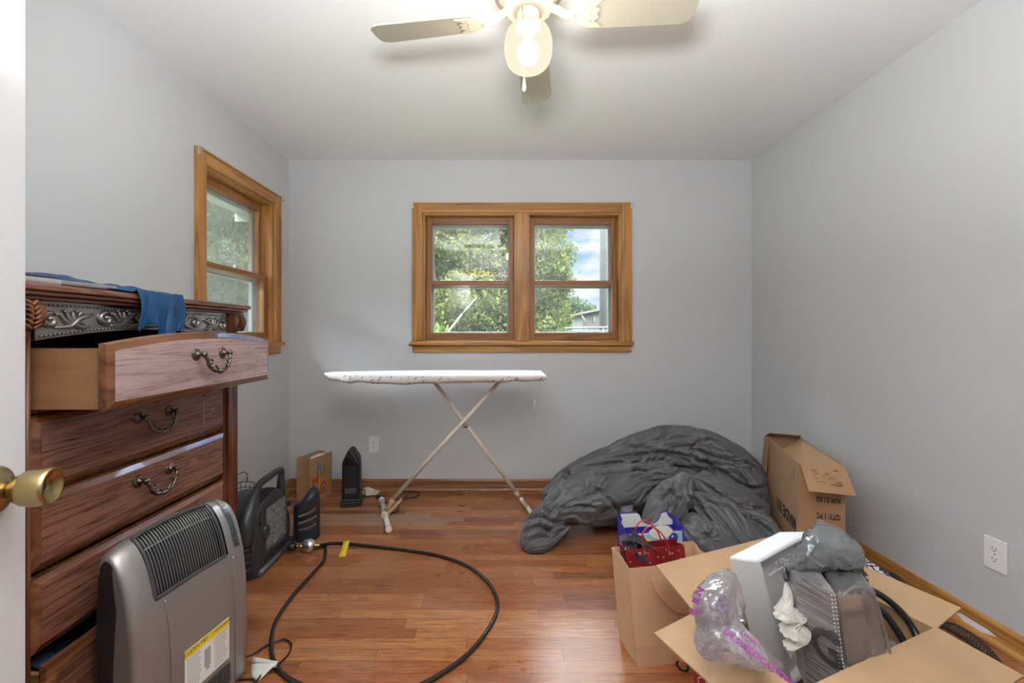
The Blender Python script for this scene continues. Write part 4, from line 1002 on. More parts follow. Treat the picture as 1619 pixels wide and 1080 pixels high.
B0 = V((P(684, 606, BYc).x, BYc+.01, BZ-.05)); B1 = F(826, 783, .05); B1 = V((B1.x-.02, BYc+.06, .07))
bm = nb(); A0 = V((-.72, BYc-.03, .075)); tube(bm, [A0, A1], .0125, 14); obj('leg', bm, CREM, ib)
bm = nb(); B1 = V(((828-VX)/FL*2.86, 2.86, .05)); tube(bm, [B0+V((0, .02, 0)), B1], .0125, 14); obj('leg', bm, CREM, ib)
# crossing bolt
pc = V((P(736, 673, 2.75).x, BYc-.03, P(736, 673, 2.75).z)); bm = nb(); lathe(bm, [(.016, -.012), (.018, .0), (.016, .006), (.008, .008), (.007, .012), (.002, .013)], T(pc.x, pc.y-.008, pc.z) @ rot('X', 90), 16); obj('pivot_bolt', bm, flat('bronze_bolt', (.36, .26, .17), .35, .6), ib)
f0, f1 = V((-.655, 2.535, .017)), V((-.825, 3.0, .017)); fm_ = (f0+f1)/2
bm = nb(); tube(bm, [f0, f1], .016, 16)
tube(bm, [fm_+V((0, -.03, 0)).lerp(V((.02, -.045, 0)), .5), fm_+V((-.01, .03, 0))], .021, 14)
obj('foot_bar', bm, flat('white_foot', (.72, .68, .62), .4), ib)
for e_, s_ in ((f0, -1), (f1, 1)):
    bm = nb(); d_ = (f1-f0).normalized()*s_; lathe(bm, [(.019, -.03), (.0195, 0), (.014, .006), (.004, .007)], frame(e_, d_.orthogonal().normalized(), d_.cross(d_.orthogonal().normalized()), d_), 18); obj('end_cap', bm, WHITE, ib)
bm = nb(); dA = (A1-A0).normalized(); tube(bm, [fm_+V((.0, 0, .0)), A0+dA*.05], .0165, 12); hexa(bm, [fm_+V(q) for q in ((.0, -.03, -.005), (.02, -.03, -.005), (.02, .02, -.005), (.0, .02, -.005), (.095, -.02, .095), (.11, -.02, .085), (.11, .02, .085), (.095, .02, .095))]); obj('leg_bracket', bm, flat('tan_tape', (.50, .34, .18), .5), ib)
bm = nb(); dB = (B1-B0).normalized(); tube(bm, [B1-dB*.09, B1-dB*.045], .016, 12); obj('leg_clip', bm, flat('tan_tape2', (.50, .34, .18), .5), ib)
bm = nb(); tube(bm, [B1-dB*.05, B1+dB*.03+V((0, 0, .0))], .014, 12); tube(bm, [V((B1.x+.06, B1.y-.16, .017)), V((B1.x-.0, B1.y+.12, .017))], .015, 12); obj('foot_bar', bm, CREM, ib)
bm = nb(); xs_ = P(842, 600, 2.66).x
for q in (0, .012): tube(bm, catmull([(xs_+q, 2.66, BZ-.035), (xs_+q*1.4+.004, 2.66, BZ-.10), (xs_+.012-q, 2.66, BZ-.14), (xs_+.012, 2.662, BZ-.16)], 5), .0009, 5)
tube(bm, [V((xs_+.012, 2.662, BZ-.155)), V((xs_+.010, 2.662, BZ-.205))], .004, 8); obj('drawstring', bm, flat('string_white', (.7, .7, .7), .5), ib)
# ================================================================== comforter
COMF = NT('grey_comforter'); co = COMF.coord()
COMF.base(COMF.mix(COMF.noise(co, 6, 3), (.072, .072, .075), (.10, .10, .105))); COMF.rough(.50); COMF.p.inputs['Sheen Weight'].default_value = .15
COMF.p.inputs['Specular IOR Level'].default_value = .6
n1 = COMF.n('ShaderNodeTexNoise', {'Vector': COMF.coord((1, 1, 2.0)), 'Scale': 5.5, 'Detail': 3, 'Roughness': .45, 'Distortion': 1.6}, noise_type='RIDGED_MULTIFRACTAL').outputs['Fac']
COMF.bump(n1, .55, .012); COMF = COMF.m
def roll(pts, seed, nu=150, nth=150, big=.24, mid=.10, fine=.0045, depth=1.0):
    """one soft fold of the comforter: (px, py, Y, r) stations along its axis"""
    st = [(P(q[0], q[1], q[2]), q[3]) for q in pts]
    A = catmull([p for p, r in st], 12); R = [q.x for q in catmull([(r, 0, 0) for p, r in st], 12)]
    m = len(A); cum = [0]
    for i in range(1, m): cum.append(cum[-1]+(A[i]-A[i-1]).length)
    L = cum[-1]; r0, r1 = R[0], R[-1]
    tangs = [(A[min(i+1, m-1)]-A[max(i-1, 0)]).normalized() for i in range(m)]
    VV = []; sd = V((seed*7.3, seed*3.1, seed*5.7))
    for iu in range(nu):
        s = -r0+(L+r0+r1)*iu/(nu-1)
        if s < 0: c = A[0]+tangs[0]*s*.85; t = tangs[0]; k = math.sqrt(max(0, 1-(s/r0)**2)); r = r0*k
        elif s > L: c = A[-1]+tangs[-1]*(s-L)*.85; t = tangs[-1]; k = math.sqrt(max(0, 1-((s-L)/r1)**2)); r = r1*k
        else:
            i = max(0, min(m-2, next((j for j in range(m-1) if cum[j+1] >= s), m-2))); f = (s-cum[i])/max(1e-6, cum[i+1]-cum[i]); c = A[i].lerp(A[i+1], f); t = tangs[i].lerp(tangs[i+1], f).normalized(); r = R[i]*(1-f)+R[i+1]*f; k = 1
        B = t.cross(V((0, 1, 0))).normalized(); N = B.cross(t).normalized()
        for it in range(nth):
            th = 2*PI*it/nth; tw = th+1.0*noise.noise(V((s*3, seed, 0)))+.6*noise.noise(V((s*5, math.cos(th), math.sin(th)))+sd)
            cc, ss = math.cos(tw), math.sin(tw)
            n1 = min(.85, abs(noise.noise(V((s*3.2, cc*1.3, ss*1.3))+sd))*2)
            n2 = min(.8, abs(noise.noise(V((s*5.5, cc*3.4, ss*3.4))+sd*1.7))*2)
            n3 = abs(noise.noise(V((s*9+cc, cc*9, ss*9))+sd*2.3))*2
            g = .4+.9*max(0, noise.noise(V((s*4, cc, ss))+sd*3)+.3)
            d = min(k*1.5, 1)*(big*r*(n1-.4)+mid*r*(n2-.4)+fine*g*(n3-.4))
            rr_ = r+d
            VV.append(c+B*(math.cos(th)*rr_)+N*(math.sin(th)*rr_*depth))
    FF = [(i*nth+j, i*nth+(j+1) % nth, (i+1)*nth+(j+1) % nth, (i+1)*nth+j) for i in range(nu-1) for j in range(nth)]
    return VV, FF
ROLLS = [
 ([(960, 738, 3.0, .05), (1010, 712, 3.0, .10), (1062, 703, 3.0, .128), (1125, 716, 2.98, .13), (1180, 752, 2.93, .12), (1205, 800, 2.86, .08)], dict(big=.18)),
 ([(868, 782, 2.66, .05), (905, 762, 2.70, .09), (955, 742, 2.74, .115), (1015, 722, 2.78, .135), (1078, 714, 2.78, .145), (1138, 731, 2.72, .135), (1178, 765, 2.62, .11), (1196, 798, 2.54, .07)], dict(nu=230, nth=190, big=.20, mid=.12, fine=.006)),
 ([(862, 828, 2.44, .055), (885, 805, 2.48, .10), (925, 790, 2.52, .135), (975, 778, 2.56, .145), (1020, 765, 2.60, .12), (1055, 752, 2.62, .08)], dict(nu=190, nth=180, big=.24, mid=.13, fine=.006)),
 ([(872, 812, 2.42, .07), (846, 838, 2.37, .072), (836, 858, 2.34, .050)], dict(nu=90, nth=110)),
 ([(836, 866, 2.31, .026), (845, 860, 2.32, .045), (862, 850, 2.36, .055), (884, 832, 2.42, .06)], dict(nu=80, nth=100, big=.3, mid=.15)),
 ([(1082, 762, 2.38, .055), (1068, 782, 2.34, .085), (1052, 806, 2.31, .098), (1038, 832, 2.30, .085)], dict(nu=110, nth=130, big=.12, mid=.07)),
 ([(1098, 762, 2.54, .05), (1130, 776, 2.48, .085), (1168, 792, 2.44, .085), (1200, 808, 2.40, .06)], dict(nu=120, nth=110, big=.14, mid=.07)),
 ([(1090, 792, 2.38, .06), (1120, 812, 2.34, .11), (1155, 842, 2.27, .125), (1185, 872, 2.2, .11)], dict(nu=140, nth=140, big=.13, mid=.08, fine=.005)),
 ([(1098, 838, 2.22, .085), (1120, 858, 2.17, .10), (1150, 885, 2.12, .09)], dict(nu=100, nth=120, big=.2, mid=.12)),
 ([(1170, 812, 2.36, .045), (1200, 828, 2.29, .06), (1222, 850, 2.2, .045)], dict(nu=80, nth=80)),
 ([(960, 800, 2.68, .12), (1050, 790, 2.72, .19), (1130, 790, 2.72, .20), (1172, 800, 2.66, .10)], dict(nu=80, nth=80)),
]
VA, FA = [], []
for k, (pts, kw) in enumerate(ROLLS):
    v_, f_ = roll(pts, k+1, **kw); o_ = len(VA); VA += v_; FA += [tuple(i+o_ for i in f) for f in f_]
me = bpy.data.meshes.new('comforter'); me.from_pydata([tuple(v) for v in VA], [], FA); me.update()
bm = nb(); bm.from_mesh(me); bmesh.ops.recalc_face_normals(bm, faces=bm.faces); bm.to_mesh(me); bm.free(); me.update()
nv = len(me.vertices); co_ = np.empty(nv*3); me.vertices.foreach_get('co', co_); co_ = co_.reshape(-1, 3)
def vnormals(me):
    nr = np.empty(len(me.vertices)*3); me.vertices.foreach_get('normal', nr); return nr.reshape(-1, 3)
nr = vnormals(me)
# creases traced over the folds
CRS = [([(330, 340), (420, 390), (520, 400), (640, 395), (780, 390), (900, 400)], 1.3), ([(400, 330), (560, 300), (700, 295), (850, 300), (1000, 320), (1110, 330)], 1.1),
 ([(490, 275), (620, 265), (760, 250), (900, 235), (1040, 260), (1140, 300)], 1.0), ([(640, 200), (760, 200), (860, 170), (960, 150), (1060, 140)], .9),
 ([(760, 200), (850, 230), (960, 260), (1080, 290)], .7), ([(1060, 210), (1160, 250), (1290, 280), (1400, 310), (1480, 380)], 1.0), ([(1060, 210), (1110, 170), (1200, 180), (1320, 280)], .7),
 ([(1150, 320), (1240, 350), (1320, 410), (1420, 440), (1510, 420)], 1.3), ([(1100, 400), (1200, 470), (1320, 540), (1480, 560)], 1.0), ([(350, 380), (450, 430), (520, 540), (600, 600)], 1.0),
 ([(440, 400), (560, 480), (640, 560), (700, 620)], 1.0), ([(840, 430), (780, 500), (720, 560)], 1.2), ([(940, 460), (860, 450)], .8), ([(940, 460), (1010, 452)], .8), ([(940, 460), (900, 400)], .7), ([(940, 460), (990, 510)], .8),
 ([(940, 460), (880, 520)], .8), ([(940, 460), (930, 560)], .7), ([(940, 460), (965, 395)], .7), ([(1080, 470), (1180, 520), (1280, 560), (1370, 700)], 1.1), ([(1060, 480), (1140, 600), (1220, 690)], 1.1),
 ([(80, 640), (180, 600), (300, 640), (430, 640)], 1.0), ([(90, 700), (180, 660), (260, 690)], 1.0), ([(200, 540), (300, 480), (330, 380)], .8), ([(190, 545), (110, 600)], .7), ([(190, 545), (260, 590)], .7), ([(190, 545), (240, 500)], .7),
 ([(1340, 590), (1440, 640), (1530, 700)], 1.2), ([(1040, 440), (1050, 540), (1000, 640)], 1.5), ([(220, 430), (300, 350), (400, 300), (500, 240)], .8), ([(1300, 280), (1340, 380), (1400, 460)], .8), ([(560, 230), (660, 180), (800, 110), (940, 90)], 1.1),
 ([(1080, 290), (1160, 300), (1190, 380)], 1.3), ([(450, 350), (560, 360), (680, 345), (820, 340)], .8), ([(700, 330), (860, 360), (1000, 355)], .7), ([(300, 560), (420, 540), (520, 560)], .8), ([(1160, 560), (1240, 640), (1280, 700)], .8)]
bvh = BVHTree.FromPolygons([V(c) for c in co_], [tuple(p.vertices) for p in me.polygons])
org = V((0, 0, HC))
val = np.zeros(nv)
for pts, amp in CRS:
    pc_ = catmull([(800+a/3.598, 650+b/3.596, 0) for a, b in pts], 8); hits = []
    for q in pc_:
        h = bvh.ray_cast(org, (P(q.x, q.y, 1.0)-org).normalized())[0]
        if h and (not hits or (h-hits[-1]).length < .12): hits.append(h)
    best = np.full(nv, 9.0); tb = np.zeros(nv)
    for k in range(len(hits)-1):
        A = np.array(hits[k]); B = np.array(hits[k+1]); d = B-A; L2 = (d*d).sum()+1e-12
        t = np.clip(((co_-A)@d)/L2, 0, 1); D = np.linalg.norm(co_-(A+t[:, None]*d), axis=1); m_ = D < best; best[m_] = D[m_]; tb[m_] = (k+t[m_])/max(1, len(hits)-1)
    tp_ = np.clip(np.minimum(tb, 1-tb)*5, .15, 1)
    val += amp*tp_*(-.017*np.exp(-(best/.009)**2)+.008*np.exp(-((best-.022)/.011)**2))
for sx_, sy_, R_s in ((1061, 777, .085), (1011, 706, .07), (1098, 711, .07), (1164, 728, .07), (854, 801, .06), (930, 768, .06), (1120, 850, .06)):
    h, n_, _i, _d = bvh.ray_cast(org, (P(sx_, sy_, 1.0)-org).normalized())
    if not h: continue
    if n_.dot(org-h) < 0: n_ = -n_
    t1_ = n_.orthogonal().normalized(); t2_ = n_.cross(t1_); D = co_-np.array(h); rho = np.linalg.norm(D, axis=1); phi = np.arctan2(D@np.array(t2_), D@np.array(t1_))
    w_ = np.exp(-(rho/R_s)**2)*np.minimum(1, rho/.012)
    val += w_*.0055*np.cos(9*phi+2*np.sin(phi*2))-.020*np.exp(-(rho/.022)**2)
co_ += nr*np.clip(val, -.035, .02)[:, None]
co_[:, 2] = np.maximum(co_[:, 2], .003); co_[:, 1] = np.minimum(co_[:, 1], YB-.035)
me.vertices.foreach_set('co', co_.ravel()); me.polygons.foreach_set('use_smooth', [True]*len(me.polygons)); me.update()
me.name = 'comforter'; cf = bpy.data.objects.new('comforter', me); C.objects.link(cf); me.materials.clear(); me.materials.append(COMF)
tag(cf, 'dark grey pintucked comforter heaped on the floor in the far right corner', 'comforter')

# ================================================================== cardboard
def cardmat(name, c, corr=0, ax=0):
    n = NT(name); co = n.coord(); f = n.noise(co, 5, 5, .6); f2 = n.noise(n.coord((3, 3, 60)), 8, 3)
    col = n.mix(f, tuple(x*.88 for x in c), tuple(min(1, x*1.1) for x in c)); n.base(col); n.rough(.75)
    return n.m
CARD = cardmat('cardboard_inside', (.40, .25, .13)); CARDO = cardmat('cardboard_outside', (.36, .205, .105)); CARDE = cardmat('cardboard_edge', (.50, .34, .19))
def corrug(name, c, freq, axis):   # faint flute lines; axis = unit direction across the flutes (object space)
    n = NT(name); co = n.n('ShaderNodeTexCoord').outputs['Object']
    dt = n.n('ShaderNodeVectorMath', {0: co, 1: tuple(axis)}, operation='DOT_PRODUCT').outputs['Value']
    s = n.math('SINE', n.math('MULTIPLY', dt, 2*PI*freq)); f = n.noise(co, 6, 5, .6)
    k = n.math('MULTIPLY_ADD', s, .06, n.math('MULTIPLY', f, .9))
    n.base(n.ramp(k, [(.25, tuple(x*.86 for x in c)), (.7, tuple(min(1, x*1.12) for x in c))])); n.rough(.72); n.bump(s, .12, .0008); return n.m
def slab(bm, a, b, c, d, th, mi=0):     # panel through 4 corners with thickness along the normal
    a, b, c, d = map(V, (a, b, c, d)); n_ = (b-a).cross(d-a).normalized()*th
    hexa(bm, [a, b, c, d, a+n_, b+n_, c+n_, d+n_], mi)
# tall narrow box by the right wall
TH = .545
nl, nr_ = F(1264, 733, TH), F(1328, 733, TH); fl_, fr_ = F(1207, 686, TH), F(1273, 687, TH)
lx = (fl_-nl).normalized(); wx = V((lx.y, -lx.x, 0)); Wt = (nr_-nl).dot(wx); Lt = .60
tb_ = thing('cardboard_box', 'tall narrow cardboard carton with open flaps standing by the right wall beside the comforter', 'box', (nl.x, nl.y, 0), math.atan2(wx.y, wx.x))
t = .004
bm = nb()
box(bm, (0, 0, .0), (Wt, t, TH)); box(bm, (0, Lt-t, 0), (Wt, Lt, TH)); box(bm, (0, t, 0), (t, Lt-t, TH)); box(bm, (Wt-t, t, 0), (Wt, Lt-t, TH)); box(bm, (t, t, 0), (Wt-t, Lt-t, t))
obj('carton', bm, CARDO, tb_, world=False)
bm = nb(); slab(bm, (.004, -.002, TH), (Wt-.002, -.002, TH), (Wt+.012, -.075, TH-.105), (.012, -.085, TH-.10), .003); obj('flap', bm, CARDO, tb_, world=False)
# torn patch relief on the near flap
bm = nb()
for k in range(22):
    u, v = .25+random.random()*.6, .15+random.random()*.6; p = V((u*Wt, -.003-.08*v, TH-.10*v+.0015)); r = .006+random.random()*.008
    tube(bm, [p+V((r*math.cos(a)*1.3, -r*math.sin(a)*.6, r*-math.sin(a)*-.7)) for a in [random.random()*3+q*.35 for q in range(7)]], .0011, 5)
obj('torn_paper', bm, CARDE, tb_, world=False)
bm = nb(); slab(bm, (Wt-.001, Lt-.02, TH), (Wt-.001, .006, TH), (.030, .022, TH-.030), (.035, Lt-.10, TH-.075), .003); obj('flap', bm, CARD, tb_, world=False)
bm = nb(); slab(bm, (.0, Lt+.001, TH), (Wt, Lt+.001, TH+.0), (Wt-.02, Lt-.075, TH+.030), (.01, Lt-.060, TH+.030), .003); obj('flap', bm, CARD, tb_, world=False)
bm = nb(); slab(bm, (-.002, Lt-.015, TH-.002), (-.002, .10, TH-.003), (-.010, .40, TH-.15), (-.016, Lt-.03, TH-.17), .003) ; bm.free(); bm = nb(); slab(bm, (-.003, Lt+.0, TH), (-.003, Lt-.09, TH-.002), (-.014, Lt-.075, TH-.20), (-.018, Lt+.01, TH-.19), .003); obj('flap', bm, CARDO, tb_, world=False)
Mt = tb_.matrix_basis
MN = frame(V((0, -.0005, 0)), V((-1, 0, 0)), V((0, 0, -1)), V((0, -1, 0)))   # upside-down print on the near face
text('carton_print', 'N.W: 5.1 KG', .034, MN @ T(-.115, -(TH-.158), 0), INKM, tb_, .0003, .0014, .52, world=False)
text('carton_print', 'QTY: 1 PC', .034, MN @ T(-.115, -(TH-.235), 0), INKM, tb_, .0003, .0014, .62, world=False)
MS = frame(V((-.0006, 0, 0)), V((0, 1, 0)), V((0, 0, -1)), V((-1, 0, 0)))
text('carton_print', 'MADE IN', .085, MS @ T(.20, -.235, 0), INKM, tb_, .0003, .003, .9, world=False)
bm = nb()
box(bm, (-.0012, .075, .44), (-.0002, .098, .50)); obj('tape_patch', bm, flat('brown_tape', (.26, .16, .08), .35), tb_, world=False)

# ================================================================== paper bags
KB = flat('kraft_bag_paper', (.58, .37, .215), .58, var=.06, vscale=20, bump=.25, bscale=12)
kb0, kb1 = F(1008, 1056), F(1090, 1046); ux = (kb1-kb0).normalized(); uy = V((-ux.y, ux.x, 0))
kb = thing('paper_bag', 'large plain tan paper shopping bag with a ribbon handle, behind the big open box', 'bag', kb0)
def leanbag(parent, name, O, ux, uy, W, D, H, mat, lean=(0, 0), topW=None, topD=None, gus=.02, th=.0012, crease=.0):
    bm = nb(); tW = topW or W; tD = topD or D
    def pt(x, y, v):    # x,y in 0..1
        w_, d_ = W+(tW-W)*v, D+(tD-D)*v
        return O+ux*(w_*x+lean[0]*v-(tW-W)*0*v)+uy*(d_*y+lean[1]*v)+V((0, 0, H*v))
    def wall(a, b, nrm, g):
        def fn(u, v):
            p = pt(a[0]+(b[0]-a[0])*u, a[1]+(b[1]-a[1])*u, v)
            gg = g*(1-abs(2*u-1))*min(1, v*2.2) - crease*math.exp(-((v-.18)/.03)**2)
            return p+(ux*nrm[0]+uy*nrm[1])*(-gg+.005*fz((u*2.5+a[0]*7, v*3, W*9))*min(1, v*3)*(1-abs(2*u-1)**3))
        surf(bm, fn, 15, 15, smooth=False)
    wall((0, 0), (1, 0), (0, -1), 0); wall((1, 0), (1, 1), (1, 0), gus); wall((1, 1), (0, 1), (0, 1), 0); wall((0, 1), (0, 0), (-1, 0), gus)
    bm.faces.new([bm.verts.new(pt(x, y, .004)) for x, y in ((0, 0), (1, 0), (1, 1), (0, 1))])
    o = obj(name, bm, mat, parent, solid=th); return o, pt
_, kpt = leanbag(kb, 'bag_body', kb0, ux, uy, .31, .15, .343, KB, lean=(-.028, .008), topW=.335, topD=.15, gus=.010, crease=.004)
RBT = flat('satin_tan_ribbon', (.60, .33, .20), .25)
ribbon('ribbon_handle', [kpt(.24, -.02, .88), kpt(.27, -.06, .80), kpt(.36, -.10, .66), kpt(.46, -.12, .56), kpt(.56, -.10, .52), kpt(.62, -.08, .53), kpt(.66, -.04, .60)], .016, RBT, kb, V((.5, .1, .8)).normalized())
bm = nb(); tube(bm, [kpt(-.012, .5, .03), kpt(-.012, .2, .02), kpt(0, .0, .015)], .003, 6); bm.free()
# red bag standing inside it
RED = flat('red_gift_paper', (.23, .010, .014), .4); 
rb = thing('gift_bag', 'small dark red gift bag with red cord handles sitting inside the large tan paper bag', 'gift bag', kpt(.04, .25, .02))
r0 = kb0+ux*.024+uy*.060+V((0, 0, .006)); _, rpt = leanbag(rb, 'bag_body', r0, ux, uy, .23, .052, .368, RED, gus=.010, lean=(-.036, .012))
for yy in (.0, 1.0):
    bm = nb(); tube(bm, catmull([rpt(.31, yy, .975), rpt(.295, yy+.0, 1.06), rpt(.32, yy, 1.15), rpt(.44, yy, 1.21), rpt(.58, yy, 1.17), rpt(.69, yy, 1.08), rpt(.73, yy, .975)], 6), .0028, 8); obj('cord_handle', bm, flat('red_cord', (.42, .02, .03), .5), rb)
bm = nb(); random.seed(5)
for k in range(26):
    u, v = .05+random.random()*.9, .70+random.random()*.28; p = rpt(u, 0, v)-uy*.006
    M = frame(p, ux, V((0, 0, 1)), -uy) @ rot('Z', random.random()*60); r = .0028+.002*random.random()
    for a in (0, 60, 120): box(bm, (-r, -.0005, 0), (r, .0005, .0005), M @ rot('Z', a))
obj('star_print', bm, flat('gold_print', (.65, .45, .3), .5), rb)
bm = nb()
def tis(u, v):
    a = u*2*PI; r = .046*(1-.25*v)*(1+.35*fz((math.cos(a)*1.5, math.sin(a)*1.5, v*3), 1.4)); return rpt(.20+.18*v*.5, .5, .92+.10*v)+V((r*math.cos(a)*1.05-.02*v*math.cos(a), r*.7*math.sin(a), .045*fz((a, v*2, 1), 1.2)+.02*math.cos(a*2)*v))
surf(bm, tis, 26, 9, cu=True, smooth=False)
q_ = rpt(.10, .4, 1.05)
surf(bm, lambda u, v: q_+V((.02-.055*v, -.01+.01*u, .018*math.sin(2.4*v)+.018*u-.012*v)), 5, 8, smooth=False)
surf(bm, lambda u, v: q_+V((.012+.10*v, -.012+.02*u, .030*u*(1-v)+.012-.045*v+.01*fz((u*3, v*3, 8)))), 8, 8, smooth=False)
tag(obj('tissue_paper', bm, flat('black_tissue', (.035, .028, .04), .55), None, solid=.0008), 'crumpled dark tissue paper sticking out of the small red gift bag', 'tissue paper')
# blue party bag behind
BLU = flat('royal_blue_paper', (.03, .025, .30), .35); BWH = flat('white_bag_lining', (.72, .70, .64), .6)
bb = thing('gift_bag', 'blue-edged gift bag with cut-out handle and printed coloured balls, behind the tan paper bag', 'gift bag', kb0+uy*.27)
b0 = F(988, 985, 0)+V((.014, .03, 0)); Wq, Dq = .255, .085; hF, hB = .350, .388
def bpq(x, y, z): return b0+ux*x+uy*y+V((0, 0, z))
def panel_(name, poly, y, mat, th=.0015, par=bb):
    bm = nb(); prism(bm, poly, frame(bpq(0, y, 0), ux, V((0, 0, 1)), -uy), th); return obj(name, bm, mat, par)
panel_('front_panel', [(0, 0), (Wq, 0), (Wq, hF-.012), (Wq-.004, hF), (0, hF)], 0, BLU)
nt_ = [(0, 0), (Wq, 0), (Wq, hF+.004), (Wq-.02, hB-.012), (Wq-.028, hB)]
c1 = [(.148+.050*math.cos(a), hB-.0+.052*math.sin(a)) for a in [math.radians(-8-i*16.4) for i in range(11)]]
panel_('back_panel', nt_+[(.20, hB-.004)]+c1+[(.09, hB+.004), (.0, hB+.006)], Dq, BLU)
panel_('back_lining', [(.006, hF-.02), (Wq-.004, hF-.02), (Wq-.006, hF+.0), (Wq-.026, hB-.020), (Wq-.034, hB-.004), (.205, hB-.006)]+[(x, z-.002) for x, z in c1]+[(.086, hB), (.010, hB), (.02, hB-.022)], Dq-.002, BWH)
for x in (0, Wq-.0015):
    bm = nb(); hexa(bm, [bpq(x, .002, 0), bpq(x+.0015, .002, 0), bpq(x+.0015, Dq-.001, 0), bpq(x, Dq-.001, 0), bpq(x, .002, hF), bpq(x+.0015, .002, hF), bpq(x+.0015, Dq-.001, hB-.01), bpq(x, Dq-.001, hB-.01)])
    obj('side_gusset', bm, BLU, bb)
panel_('picture', [(.014, hF-.16), (Wq-.014, hF-.16), (Wq-.014, hF-.014), (.014, hF-.014)], -.0015, flat('pale_blue_print', (.30, .52, .62), .45), .0006)
panel_('picture_border', [(.009, hF-.165), (Wq-.009, hF-.165), (Wq-.009, hF-.009), (.009, hF-.009)], -.0009, BWH, .0006)
flap = [(.148+.052*math.cos(a), hF-.002+.034*math.sin(a)) for a in [math.radians(-i*15) for i in range(13)]]
panel_('folded_flap', flap+[(.10, hF-.0), (.12, hF+.016), (.148, hF+.02), (.18, hF+.016)], -.004, BWH)
for x, z, r, c in ((.040, hF-.034, .023, 'red'), (.088, hF-.05, .019, 'yellow'), (.148, hF-.066, .019, 'orange'), (.205, hF-.036, .021, 'blue')):
    bm = nb(); lathe(bm, [(r*math.cos(b), r*.12*math.sin(b)) for b in [math.radians(q) for q in (0, 30, 60, 85)]], frame(bpq(x, -.0025, z), ux, V((0, 0, 1)), -uy), 24); bo = obj('ball_print', bm, COLS[c], bb)
    bm = nb(); lathe(bm, [(r*.22, 0), (r*.1, .0004)], frame(bpq(x-r*.3, -.0058, z+r*.35), ux, V((0, 0, 1)), -uy), 10); obj('highlight_print', bm, COLS['white'], bo)
bm = nb(); g0 = bpq(.018, Dq+.004, hB+.008)
surf(bm, lambda u, v: g0+ux*(.055*u)+V((0, .004*math.sin(v*3), -.02+.045*v+.004*fz((u*4, v*4, 3)))), 8, 6)
tag(obj('plastic_wrap', bm, clearfilm('clear_wrap', alpha=.12, gloss=.4)), 'scrap of clear plastic film standing behind the blue-edged gift bag', 'plastic film')

# ================================================================== big open box
BH = .35
R_ = F(1480, 993.5, BH); L2_ = F(1098, 970, BH)
e1 = V((-.38, .925, 0)).normalized(); e2 = V((-.925, -.38, 0)); e2 = V((-e1.y, e1.x, 0))*1.0
if e2.dot(V((-1, -1, 0))) < 0: e2 = -e2
la = (L2_-R_).dot(e1); lb_ = (L2_-R_).dot(e2)
la = max(la, .26)
Fc = R_+e2*lb_; Bc = R_+e1*la; Lc = Fc+e1*la
ob = thing('cardboard_box', 'big open cardboard box full of packaging in the right foreground, all four flaps spread', 'box', V((Fc.x, Fc.y, 0)), math.atan2(-e2.y, -e2.x))
ex = -e2; ey = e1      # local x from front corner to R, local y from R to back
OB = frame(V((Fc.x, Fc.y, 0)), ex, ey, V((0, 0, 1)))
c_in = (.42, .265, .14)
CIN = corrug('corrugated_inside', c_in, 165, ex); CIN2 = corrug('corrugated_inside_b', c_in, 165, ey)
REDB = flat('red_printed_board', (.34, .015, .02), .4)
bm = nb(); tt = .004
for lo, hi in (((0, 0, 0), (lb_, tt, BH)), ((0, la-tt, 0), (lb_, la, BH)), ((0, tt, 0), (tt, la-tt, BH)), ((lb_-tt, tt, 0), (lb_, la-tt, BH)), ((tt, tt, 0), (lb_-tt, la-tt, tt))): box(bm, lo, hi, OB)
obj('box_walls', bm, CARD, ob)
bm = nb()
for lo, hi in (((-.0015, -.0015, 0), (lb_+.0015, 0, BH)), ((-.0015, la, 0), (lb_+.0015, la+.0015, BH)), ((-.0015, 0, 0), (0, la, BH)), ((lb_, 0, 0), (lb_+.0015, la, BH))): box(bm, lo, hi, OB)
obj('printed_outside', bm, REDB, ob, label='red printed outer side')
bm = nb(); 
MLf = frame(OB @ V((-.0018, la*.62, BH-.085)), -ey, V((0, 0, 1)), -ex)
bm.free(); bm = nb()
def sc(pts): tube(bm, catmull([OB @ V((-.0022, la-a, BH-b)) for a, b in pts], 6), .0016, 6)
sc([(.012, .155), (.030, .138), (.045, .150), (.040, .175), (.022, .190), (.016, .175), (.035, .160), (.06, .150)]); sc([(.058, .14), (.05, .17), (.062, .185), (.08, .165)])
obj('script_print', bm, COLS['white'], ob)
def pl(x, y, z): return OB @ V((x, y, z))
# flap along the back long side (rises), left short side, right short side, front long side
t1, t2 = F(1037, 895, BH+.055), F(1208, 841, BH+.055)
bm = nb(); slab(bm, pl(0, la, BH), pl(lb_, la, BH), V((t1+ex*.56)) if False else pl(lb_+.0, la+.145, BH+.065), t1, .004); obj('flap', bm, CIN, ob)
bm = nb(); q1 = F(1034, 1003, BH+.0); slab(bm, pl(0, 0, BH), pl(0, la, BH), q1, q1-ey*la*1.02+V((0, 0, .0)), .004); obj('flap', bm, CIN2, ob)
q2 = F(1520, 961, BH+.01); bm = nb(); slab(bm, pl(lb_, la*1.25, BH), pl(lb_, 0, BH), q2, q2+ey*(la*1.12), -.004); obj('flap', bm, CIN2, ob)
q3 = F(1619, 1071, BH-.01); dq = q3-R_; bm = nb(); slab(bm, pl(lb_, 0, BH), pl(0, 0, BH), pl(0, 0, BH)+V((dq.x, dq.y, dq.z)), q3, .004); obj('flap', bm, CIN, ob)

